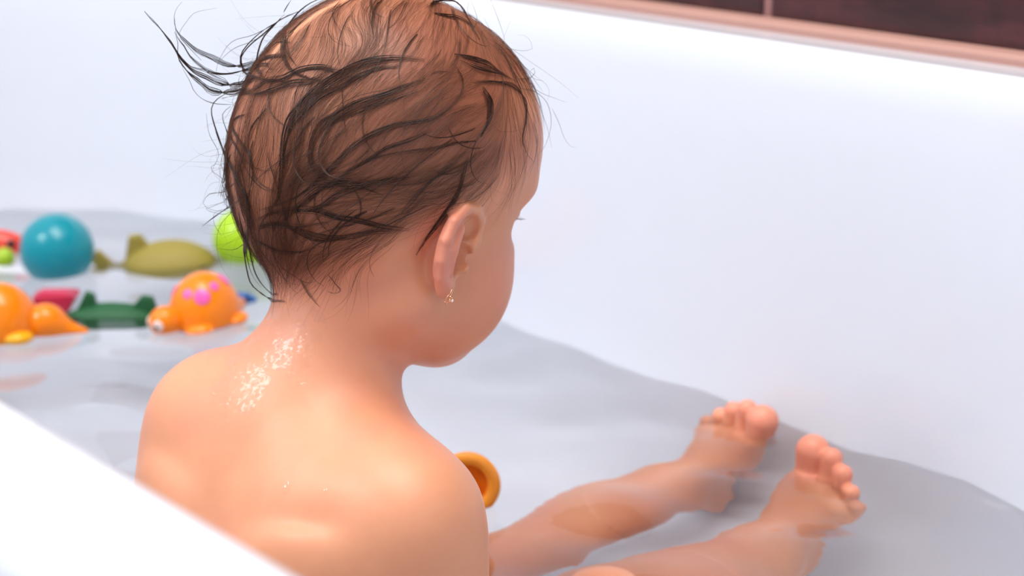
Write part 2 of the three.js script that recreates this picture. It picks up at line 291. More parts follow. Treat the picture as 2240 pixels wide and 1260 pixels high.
const legs = [[...limb(LG.hipR, LG.knR, LG.anR, [0.048, 0.033, 0.0215]), ell([0.615, 0.262, -0.546], [0.042, 0.028, 0.029], [0, 0, -0.3])], [...limb(LG.hipL, LG.knL, LG.anL, [0.046, 0.029, 0.0205]), ell([0.635, 0.234, -0.661], [0.042, 0.025, 0.026], [0, 0, 0.0])]];
// a hand laid on the thigh: palm, four bent fingers and a thumb; dir = along the fingers, out = towards the thumb's side, up = back of the hand
function handParts(w, dir, out, up) {
  const at = (a, b, c) => [0, 1, 2].map((i) => w[i] + dir[i] * a + out[i] * b + up[i] * c), L = [];
  L.push([cone(at(0, 0, 0), at(0.022, 0.006, 0.001), 0.0145, 0.0125), 0.008], [cone(at(0.01, -0.007, 0), at(0.03, -0.008, 0), 0.0125, 0.0105), 0.008], [cone(at(0.012, 0.008, 0), at(0.032, 0.009, 0), 0.0125, 0.0105), 0.008]);
  [[0.0125, 0.024, 0.006], [0.0045, 0.027, 0.0063], [-0.004, 0.025, 0.006], [-0.012, 0.019, 0.0053]].forEach(([o, len, r], i) => {
    const a = at(0.033 - (i === 3 ? 0.004 : 0), o, 0.001), b = at(0.033 + len * 0.5, o * 1.15, -0.001), c = at(0.033 + len * 0.8, o * 1.15, -0.009), e = at(0.033 + len * 0.9, o * 1.15, -0.017);
    L.push([cone(a, b, r + 0.0006, r), 0.003], [cone(b, c, r, r * 0.93), 0.002], [cone(c, e, r * 0.93, r * 0.82), 0.002]);
  });
  L.push([cone(at(0.006, 0.010, -0.004), at(0.022, 0.022, -0.008), 0.0085, 0.007), 0.005], [cone(at(0.022, 0.022, -0.008), at(0.034, 0.025, -0.011), 0.007, 0.0058), 0.002]);
  return L;
}
const norm = (v) => { const l = Math.hypot(...v); return v.map((x) => x / l); };
const hands = [handParts(K.wrR, norm([0.9, 0.22, 0.1]), norm([0.1, 0.1, -1]), norm([-0.25, 1, 0.1])), handParts(K.wrL, norm([0.92, 0.2, 0.25]), norm([-0.25, 0.1, 1]), norm([-0.2, 1, -0.1]))];
// a foot: heel, instep, ball and five toes; up = towards the toes, side = towards the big toe, top = out of the instep
function footParts(an, heel, up, side, top) {
  const at = (a, b, c) => [0, 1, 2].map((i) => heel[i] + up[i] * a + side[i] * b + top[i] * c), L = [];
  L.push([cone(an, at(0.005, 0, -0.002), 0.0235, 0.0195), 0.01], [cone(at(0, 0, 0), at(0.055, 0.003, 0.004), 0.0195, 0.0165), 0.012], [cone(an, at(0.062, 0.005, 0.006), 0.021, 0.0135), 0.02]);
  L.push([cone(at(0.05, 0.012, 0.001), at(0.083, 0.0145, 0.001), 0.0135, 0.0115), 0.012], [cone(at(0.045, -0.008, 0), at(0.074, -0.0165, 0), 0.0125, 0.0092), 0.012], [cone(at(0.055, 0, 0.003), at(0.08, 0.001, 0.002), 0.0125, 0.0105), 0.012]);
  [[0.0165, 0.080, 0.027, 0.009, 0.0105], [0.0022, 0.081, 0.0275, 0.0058, 0.0067], [-0.0085, 0.078, 0.025, 0.0054, 0.0062], [-0.0178, 0.073, 0.022, 0.0051, 0.0058], [-0.0258, 0.066, 0.018, 0.0047, 0.0054]].forEach(([b, a, len, r, tip]) => {
    const s = at(a, b * 0.92, 0.001), m = at(a + len * 0.55, b, 0.0035), e = at(a + len, b * 1.02, 0.002);
    L.push([cone(s, m, r, r * 0.93), 0.0022], [cone(m, e, r * 0.93, tip), 0.0012]);
  });
  return { L, c: at(0.06, 0, 0) };
}
const orth = (up, side) => { up = norm(up); const d = up[0] * side[0] + up[1] * side[1] + up[2] * side[2]; side = norm(side.map((x, i) => x - up[i] * d)); return [up, side]; };
const cross = (a, b) => [a[1] * b[2] - a[2] * b[1], a[2] * b[0] - a[0] * b[2], a[0] * b[1] - a[1] * b[0]];
const FT = [[LG.anR, [0.719, 0.232, -0.558], [0.26, 1, 0.10], [0.2, 0.5, -0.85], -1], [LG.anL, [0.750, 0.231, -0.652], [0.2, 1, 0.14], [-0.1, 0.02, 1], 1]].map(([an, heel, up, side, sg]) => { const [u, s] = orth(up, side); const top = cross(u, s).map((x) => x * sg); return { ...footParts(an, heel, u, s, top), u, s, top, heel }; });
function group(L, d, x, y, z) { for (const [g, k] of L) d = smin(d, g(x, y, z), k); return d; }
function bodyField(x, y, z) {
  const bd = Math.hypot(x - 0.41, y - 0.31, z + 0.6);
  let d = 1;
  if (bd < 0.30) {
    d = torso[0](x, y, z); for (let i = 1; i < 5; i++) d = smin(d, torso[i](x, y, z), 0.03);
    d = smin(d, smin(girdle[0](x, y, z), girdle[1](x, y, z), 0.03), 0.05);
    d = smin(d, blade[0](x, y, z), 0.035); d = smin(d, blade[1](x, y, z), 0.035);
    d = smin(d, neck[1](x, y, z), 0.025); d = smin(d, neck[2](x, y, z), 0.025); d = smin(d, neck[0](x, y, z), 0.02);
    // shallow furrow of the spine
    const sp = Math.hypot((z + 0.600 - (x - 0.36) * 0.24) / 0.012, Math.min(0, y - 0.25) / 0.03, Math.max(0, y - 0.42) / 0.02); if (x < 0.40 && sp < 3) d += 0.0028 * Math.exp(-sp * sp);
    for (const A of arms) { d = smin(d, A[0](x, y, z), 0.024); }
    let fa = Math.min(arms[0][1](x, y, z), arms[1][1](x, y, z)); d = smin(d, fa, 0.006);
  } else d = bd - 0.2;
  for (let i = 0; i < 2; i++) {
    const L = legs[i]; let l = smin(L[0](x, y, z), L[1](x, y, z), 0.012); l = smin(l, L[2](x, y, z), 0.02); d = smin(d, l, x < 0.5 ? 0.03 : 0.01);
    const f = FT[i], r = Math.hypot(x - f.c[0], y - f.c[1], z - f.c[2]); if (r < 0.105) d = smin(group(f.L, l, x, y, z), d, 0.004);
    const w = i ? K.wrL : K.wrR; if (Math.hypot(x - w[0], y - w[1], z - w[2]) < 0.1) d = smin(d, group(hands[i], arms[i][1](x, y, z), x, y, z), 0.002);
  }
  const hd = Math.hypot(x - HC[0], y - HC[1], z - HC[2]);
  if (hd < 0.15) { const [f, u, s] = toHead(x, y, z); d = smin(d, headField(f, u, s) * 0.01, 0.012); }
  return d;
}
// where hair grows, 0 to 1, in head centimetres
function hairline(f, u, s) {
  const n = 0.5 * noise3(f * 0.8, u * 0.8, s * 0.8), a = Math.abs(s);
  const front = 4.9 - 0.3 * Math.max(0, 4.5 - u) - 1.0 * smooth(2.5, 5.6, a) + 0.25 * u * 0.2 - Math.max(0, 2.2 - u) * 0.85;
  const low = f > -1.2 ? lerp(-1.2, -2.6, smooth(0, 2.4, f)) : lerp(-2.6, -7.0, smooth(-1.0, -3.6, f));
  return smooth(front + 0.7, front - 2.4, f + n) * smooth(low - 1.0, low + 1.2, u + n);
}
function skinColour(x, y, z, nx, ny, nz) {
  let r = 0.80, g = 0.365, b = 0.195;
  const m = fbm(x * 45, y * 45, z * 45) * 0.05 + noise3(x * 260, y * 260, z * 260) * 0.018; r *= 1 + m * 0.5; g *= 1 + m; b *= 1 + m;
  let pink = 0.1 + 0.25 * smooth(0.1, 0.6, fbm(x * 24 + 5, y * 24, z * 24) + 0.25);
  const [f, u, s] = toHead(x, y, z);
  if (Math.hypot(f, u, s) < 13) {
    for (const q of [1, -1]) pink = Math.max(pink, 0.45 * smooth(3.6, 1.2, Math.hypot(f - 4.6, u + 3.7, s - 4.6 * q)), 0.7 * smooth(2.8, 1.4, Math.hypot(f + 1.0, (u + 2.2) * 0.8, s - 7.6 * q)));
    const lip = smooth(1.5, 1.0, Math.hypot((f - 7.1) * 0.8, (u + 4.65) * 1.6, s * 0.8)); pink = Math.max(pink, lip * 1.2);
    const hr = hairline(f, u, s) * smooth(6.9, 6.6, Math.abs(s)); const part = (1 - 0.6 * smooth(-4, -6, u)) * smooth(0.12, 0.5, Math.abs(s - 0.5 - 0.28 * f) + smooth(5.2, 3.5, u)); r = lerp(r, r * 0.50, hr * part); g = lerp(g, g * 0.42, hr * part); b = lerp(b, b * 0.38, hr * part);
  }
  for (const t of FT) { const a = (x - t.heel[0]) * t.u[0] + (y - t.heel[1]) * t.u[1] + (z - t.heel[2]) * t.u[2], q = Math.hypot(x - t.c[0], y - t.c[1], z - t.c[2]); if (q < 0.1) pink = Math.max(pink, 0.75 * smooth(0.078, 0.11, a)); }
  for (const e of [K.elR, K.elL, LG.knR, LG.knL]) pink = Math.max(pink, 0.4 * smooth(0.05, 0.02, Math.hypot(x - e[0], y - e[1], z - e[2])));
  return [lerp(r, r * 1.05, pink), lerp(g, g * 0.76, pink), lerp(b, b * 1.0, pink)];
}
const BASE = [0.42, 0.165, -0.6];
const child = thing('person', 'wet-haired toddler seated in the bathtub seen from behind, feet against the far side', 'person', BASE);
const skin = std({ color: 0xffffff, vertexColors: true, roughness: 0.5, clearcoat: 0.35, clearcoatRoughness: 0.42, specularIntensity: 0.8, sheen: 0.45, sheenColor: lin(1, 0.75, 0.68), sheenRoughness: 0.5 });
const t0 = Date.now();
const bodyGeo = mesh3(bodyField, [0.31, 0.14, -0.77], [0.81, 0.65, -0.42], BODY_H(), skinColour);
function BODY_H() { return 0.0018; }
part('body', bodyGeo.translate(-BASE[0], -BASE[1], -BASE[2]), skin, child);

// ------------------------------------------------------------------ bath toys
const toyMat = (hex, rough = 0.28) => std({ color: new THREE.Color(hex), roughness: rough, clearcoat: 0.3, clearcoatRoughness: 0.1, specularIntensity: 0.6 });
const ORANGE = toyMat(0xff8a08), YELLOW = toyMat(0xf9b417), PINK = toyMat(0xf565b8), WHITE = toyMat(0xf3dcd6), BLACK = toyMat(0x23191c), VIOLET = toyMat(0x4a5fae);
const cmField = (fn) => (x, y, z) => fn(x * 100, y * 100, z * 100) * 0.01;
const many = (L) => (x, y, z) => { let d = 9; for (const [g, k] of L) d = smin(d, g(x, y, z), k); return d; };
const flat = (g, level, k = 0.25) => (x, y, z) => smax(g(x, y, z), level - y, k);
const disc = (r, h, m) => { const g = new THREE.SphereGeometry(r, 20, 12); g.scale(1, h / r, 1); return g; };
function onto(mesh, p, n) { mesh.position.set(...p); mesh.quaternion.setFromUnitVectors(V(0, 1, 0), V(...n).normalize()); return mesh; }
// floating toy turtle, head towards +x, resting level y = 0; sizes in centimetres
function makeTurtle(name, label, at, turn, o) {
  const t = thing(name, label, 'toy turtle', at); t.rotation.y = turn; t.rotation.z = o.pitch || 0;
  const dome = ell([0, 0.6, 0], [2.75, 3.3, 2.6], [0, 0, 0.12]), tail = cone([-1.2, 0.9, 0], [-3.0, 0.5, 0], 1.5, 0.5);
  const flippers = [1, -1].flatMap((q) => [ell([1.6, 0.3, 2.0 * q], [1.1, 0.5, 0.8], [0, 0.5 * q, 0]), ell([-1.6, 0.25, 2.0 * q], [1.0, 0.45, 0.8], [0, -0.5 * q, 0])]);
  part('shell', mesh3(cmField(flat(many([[dome, 0.1], [tail, 0.8]]), 0)), [-0.045, -0.01, -0.035], [0.04, 0.05, 0.035], 0.0012), ORANGE, t);
  for (const f of flippers) part('flipper', mesh3(cmField(flat(f, -0.25, 0.2)), [-0.035, -0.012, -0.04], [0.035, 0.015, 0.04], 0.001), o.belly || ORANGE, t);
  const head = mesh3(cmField(many([[ell(o.head || [3.35, 1.05, 0], [1.2, 1.15, 1.15]), 0.1], [cone([1.8, 0.8, 0], [3.2, 1.0, 0], 1.0, 0.85), 0.5], ...(o.snout ? [[cone([3.0, 0.75, 0], o.snout, 1.15, 0.3), 0.9]] : [])])), [0.005, -0.01, -0.025], [0.075, 0.03, 0.025], 0.001);
  const h = part('head', head, ORANGE, t), hc = o.head || [3.35, 1.05, 0];
  if (!o.snout) for (const q of [1, -1]) {
    const n = norm([0.82, 0.05, 0.58 * q]), e = part('eye', disc(0.0043, 0.002), WHITE, h); onto(e, [0, 1, 2].map((i) => (hc[i] + n[i] * 1.13) / 100), n);
    const p = part('pupil', disc(0.002, 0.0016), BLACK, e); p.position.set(0.001, 0.0012, 0);
  }
  for (const [a, el, r] of o.spots) {
    const n = [Math.cos(a) * Math.cos(el), Math.sin(el), Math.sin(a) * Math.cos(el)]; let s = 0, k = 0.01; for (let i = 0; i < 40; i++) { const d = dome(n[0] * s, 0.6 + n[1] * s, n[2] * s); s -= d * 0.9; }
    const e = 0.01, p = [n[0] * s, 0.6 + n[1] * s, n[2] * s], g = norm([0, 1, 2].map((i) => { const b = [...p], c = [...p]; b[i] += e; c[i] -= e; return dome(...b) - dome(...c); }));
    onto(part('spot', disc(r / 100, 0.0011), PINK, t), p.map((x) => x / 100), g);
  }
  const basePlate = new THREE.CylinderGeometry(0.0255, 0.024, 0.005, 40); basePlate.scale(1.08, 1, 1); part('base', basePlate.translate(0, -0.0018, 0), o.belly || VIOLET, t);
  return t;
}
makeTurtle('toy_turtle', 'orange toy turtle with bright pink spots afloat close to the neck of the child', [0.6355, 0.322, -1.055], Math.atan2(0.05, -0.98), { pitch: -0.1, spots: [[-0.5, 0.9, 0.4], [-1.1, 0.82, 0.62], [-1.75, 1.0, 0.38], [-2.7, 0.95, 0.6], [0.6, 0.8, 0.5], [1.5, 0.7, 0.5], [2.4, 0.8, 0.5]] });
makeTurtle('toy_turtle', 'orange toy turtle with a yellow underside cut by the left edge of the picture', [0.507, 0.322, -1.132], Math.atan2(-0.60, 0.8), { belly: YELLOW, snout: [6.1, 0.15, 0.2], pitch: -0.03, spots: [[-2.2, 0.9, 0.5], [2.6, 0.5, 0.5]] });
// balls
function ball(label, hex, c, r) { const b = new THREE.Mesh(new THREE.SphereGeometry(r, 64, 40), toyMat(hex, 0.3)); b.name = numbered('toy_ball'); b.position.set(...c); scene.add(b); shade(b); return tag(b, label, 'ball'); }
ball('teal toy ball floating between the coral toy and the olive fish', 0x0092a4, [0.6125, 0.3425, -1.2465], 0.0305);
ball('lime green toy ball floating behind the back of the child\'s head', 0xa9d420, [0.7495, 0.3415, -1.1765], 0.0258);
ball('small yellow-green toy ball at the left edge below the coral toy', 0xa6c92a, [0.590, 0.328, -1.3], 0.009);
// fishes and other animals just under the surface: body, tail and fins, nose towards +x
function makeFish(name, label, category, at, turn, hex, o) {
  const t = thing(name, label, category, at); t.rotation.set(0, turn, o.roll || 0, 'YXZ'); const m = o.sunk ? std({ color: new THREE.Color(hex), roughness: 0.6 }) : toyMat(hex, 0.35), s = o.size / 10, S = (v) => v.map((x) => x * s);
  const bx = (a, b) => [a.map((x) => x * s / 100), b.map((x) => x * s / 100)];
  const body = many([[ell(S([0.5, 0, 0]), S([3.6, o.tall || 1.7, o.wide || 1.5])), 0.1], [cone(S([-1, 0, 0]), S([-3.6, 0.1, 0]), 1.2 * s, 0.5 * s), 0.8 * s]]);
  const [b0, b1] = bx([-5, -3, -3], [5, 3, 3]);
  part('body', mesh3(cmField(body), b0, b1, 0.0014 * Math.max(s, 0.6)), m, t);
  const fin = (pts, w) => { const sh = new THREE.Shape(pts.map(([x, y]) => new THREE.Vector2(x * s / 100, y * s / 100))); return new THREE.ExtrudeGeometry(sh, { depth: w * s / 100, bevelEnabled: true, bevelSize: 0.12 * s / 100, bevelThickness: 0.12 * s / 100, bevelSegments: 2, curveSegments: 8 }).translate(0, 0, -w * s / 200); };
  part('tail', fin([[-3.2, 0.3], [-4.6, 1.7], [-5.2, 1.6], [-4.7, 0.1], [-5.2, -1.3], [-4.6, -1.4], [-3.2, -0.3]], 0.5), m, t);
  for (const [x, hgt, w] of o.fins) part('fin', fin([[x - w, 0.8], [x - w * 0.7, (o.tall || 1.7) + hgt * 0.8], [x - w * 0.2, (o.tall || 1.7) + hgt], [x + w * 0.9, 0.9]], 0.5), m, t);
  for (const q of [1, -1]) { const e = part('eye', disc(0.0035 * s, 0.0016 * s), BLACK, t); onto(e, S([2.9, 0.5, 1.02 * q * (o.wide || 1.5) / 1.5]).map((x) => x / 100), [0.5, 0.3, q]); }
  return t;
}
makeFish('toy_fish', 'olive green toy fish half sunk in the water between teal and lime balls', 'toy fish', [0.697, 0.3105, -1.219], Math.atan2(-0.62, 0.78), 0x9a8c3c, { size: 12, sunk: true, fins: [[-1.4, 0.35, 1.3]], tall: 2.5, wide: 2.4 });
makeFish('toy_fish', 'dark green toy fish with pointed fins sunk between the two orange turtles', 'toy fish', [0.592, 0.3125, -1.112], Math.atan2(-0.65, 0.75) + Math.PI, 0x155c34, { size: 11, sunk: true, fins: [[2.2, 0.7, 0.8], [-1.6, 0.4, 1.2]], tall: 1.8, wide: 1.7 });
makeFish('toy_fish', 'coral red toy fish at the left edge beside the teal ball', 'toy fish', [0.592, 0.327, -1.352], Math.atan2(-0.65, 0.75) , 0xe8493c, { size: 10.5, fins: [[-0.8, 0.7, 1.0]], tall: 1.55, wide: 1.4 });
makeFish('toy_fish', 'blue toy fish with a raised tail right behind the spotted orange turtle', 'toy fish', [0.668, 0.326, -1.078], Math.atan2(-0.6, 0.8), 0x1560ae, { size: 6, fins: [[-1.0, 1.4, 0.9]], tall: 1.2, wide: 1.3 });
makeFish('toy_fish', 'small bright blue toy fish close to the left side of the child\'s neck', 'toy fish', [0.674, 0.326, -0.999], Math.atan2(-0.65, 0.75) + Math.PI, 0x0a7fd4, { size: 4.6, fins: [[0, 0.5, 0.8]], tall: 1.5, wide: 1.4 });
{ // pink wedge-shaped boat
  const t = thing('toy_boat', 'raspberry pink pointed toy boat half hidden behind the left orange turtle', 'toy boat', [0.564, 0.315, -1.153]); t.rotation.set(0, Math.atan2(-0.669, 0.743), 0);
  const s = new THREE.Shape([[-0.016, 0.02], [0.0125, 0.0215], [0.014, 0.02], [0.004, 0.002], [-0.006, 0], [-0.012, 0.003]].map(([x, y]) => new THREE.Vector2(x, y)));
  part('hull', new THREE.ExtrudeGeometry(s, { depth: 0.016, bevelEnabled: true, bevelSize: 0.0015, bevelThickness: 0.0015, bevelSegments: 3 }).translate(0, 0, -0.008), toyMat(0xc02a50, 0.35), t);
  part('deck', new RoundedBoxGeometry(0.022, 0.003, 0.012, 2, 0.001).translate(-0.002, 0.0225, 0), toyMat(0xd23a60, 0.35), t);
}
{ // round orange toy standing on edge in the water, its raised rim towards the near left
  const t = thing('toy_disc', 'round orange bath toy with a raised rim afloat behind the right shoulder of the child', 'bath toy', [0.5605, 0.3375, -0.6605]);
  const prof = [[0, 0.014], [0.013, 0.0138], [0.0165, 0.012], [0.0178, 0.009], [0.018, 0.004], [0.0165, 0.0045], [0.0125, 0.0046], [0.0118, 0.0062], [0.011, 0.0068], [0, 0.0072]].map(([x, y]) => new THREE.Vector2(x, y));
  part('dish', new THREE.LatheGeometry(prof.slice().reverse(), 64), toyMat(0xff8a0c, 0.4), t);
  part('rim', new THREE.TorusGeometry(0.0153, 0.0038, 16, 64).rotateX(Math.PI / 2).scale(1, 0.8, 1).translate(0, 0.003, 0), toyMat(0xffa436, 0.4), t);
  part('foot', new RoundedBoxGeometry(0.016, 0.008, 0.01, 3, 0.003).rotateZ(0.0).translate(0, 0.009, 0), toyMat(0xff8a0c, 0.4), t);
  t.quaternion.setFromUnitVectors(V(0, 1, 0), V(0.66, -0.1, -0.74).normalize());
}

// ------------------------------------------------------------------ hair: every curve in head centimetres (forward, up, right)
const HAIR_DARK = std({ color: lin(0.030, 0.0125, 0.0075), roughness: 0.3, specularIntensity: 0.9 }), HAIR_FINE = std({ color: lin(0.16, 0.052, 0.022), roughness: 0.42 }), HAIR_MID = std({ color: lin(0.055, 0.021, 0.011), roughness: 0.34 });
const skullField = (f, u, s) => {
  const d = smin(smin(smin(smin(skull[0](f, u, s), skull[1](f, u, s), 2.0), skull[2](f, u, s), 2.0), faceBase(f, u, s), 2.2), headSide[s > 0 ? 0 : 1].jaw(f, u, s), 2.0);
  if (u > -3) return d;
  const [x, y, z] = fromHead(f, u, s); return smin(d, 100 * smin(smin(neck[1](x, y, z), neck[2](x, y, z), 0.025), neck[0](x, y, z), 0.02), 1.2);
};
function lift(p, least) { // keep a point of a hair at least so far off the scalp
  for (let k = 0; k < 3; k++) {
    const [x, y, z] = p, d = Math.min(skullField(x, y, z), 50); if (d >= least) return p; const e = 0.05;
    const g = norm([skullField(x + e, y, z) - skullField(x - e, y, z), skullField(x, y + e, z) - skullField(x, y - e, z), skullField(x, y, z + e) - skullField(x, y, z - e)]);
    p = [x + g[0] * (least - d), y + g[1] * (least - d), z + g[2] * (least - d)];
  }
  return p;
}
const gradSkull = (x, y, z, e = 0.05) => norm([skullField(x + e, y, z) - skullField(x - e, y, z), skullField(x, y + e, z) - skullField(x, y - e, z), skullField(x, y, z + e) - skullField(x, y, z - e)]);
class Strands {
  constructor() { this.p = []; this.n = []; this.i = []; }
  add(pts, r0, r1, sides = 4) { // pts in head centimetres, radii too; tapers to a point
    const m = pts.length, W = pts.map((q) => fromHead(...q)), b = this.p.length / 3; let N = null;
    for (let k = 0; k < m; k++) {
      const a = W[Math.max(0, k - 1)], c = W[Math.min(m - 1, k + 1)], T = norm([c[0] - a[0], c[1] - a[1], c[2] - a[2]]);
      if (!N) { N = Math.abs(T[1]) < 0.9 ? [0, 1, 0] : [1, 0, 0]; }
      const d = N[0] * T[0] + N[1] * T[1] + N[2] * T[2]; N = norm(N.map((x, q) => x - T[q] * d)); const B = cross(T, N), t = k / (m - 1), r = 0.01 * (t < 0.15 ? 0.35 + 0.65 * t / 0.15 : 1) * (t < 0.7 ? lerp(r0, lerp(r0, r1, 0.5), t / 0.7) : lerp(lerp(r0, r1, 0.5), r1, (t - 0.7) / 0.3));
      for (let j = 0; j < sides; j++) { const an = j / sides * 6.28318, cs = Math.cos(an), sn = Math.sin(an), x = N[0] * cs + B[0] * sn, y = N[1] * cs + B[1] * sn, z = N[2] * cs + B[2] * sn; this.p.push(W[k][0] + x * r - BASE[0], W[k][1] + y * r - BASE[1], W[k][2] + z * r - BASE[2]); this.n.push(x, y, z); }
      if (k) for (let j = 0; j < sides; j++) { const q = b + (k - 1) * sides + j, w = b + (k - 1) * sides + (j + 1) % sides; this.i.push(q, w, q + sides, w, w + sides, q + sides); }
    }
  }
  build(name, material) {
    const g = new THREE.BufferGeometry(); g.setAttribute('position', new THREE.BufferAttribute(new Float32Array(this.p), 3)); g.setAttribute('normal', new THREE.BufferAttribute(new Float32Array(this.n), 3)); g.setIndex(this.i);
    return part(name, g, material, child);
  }
}
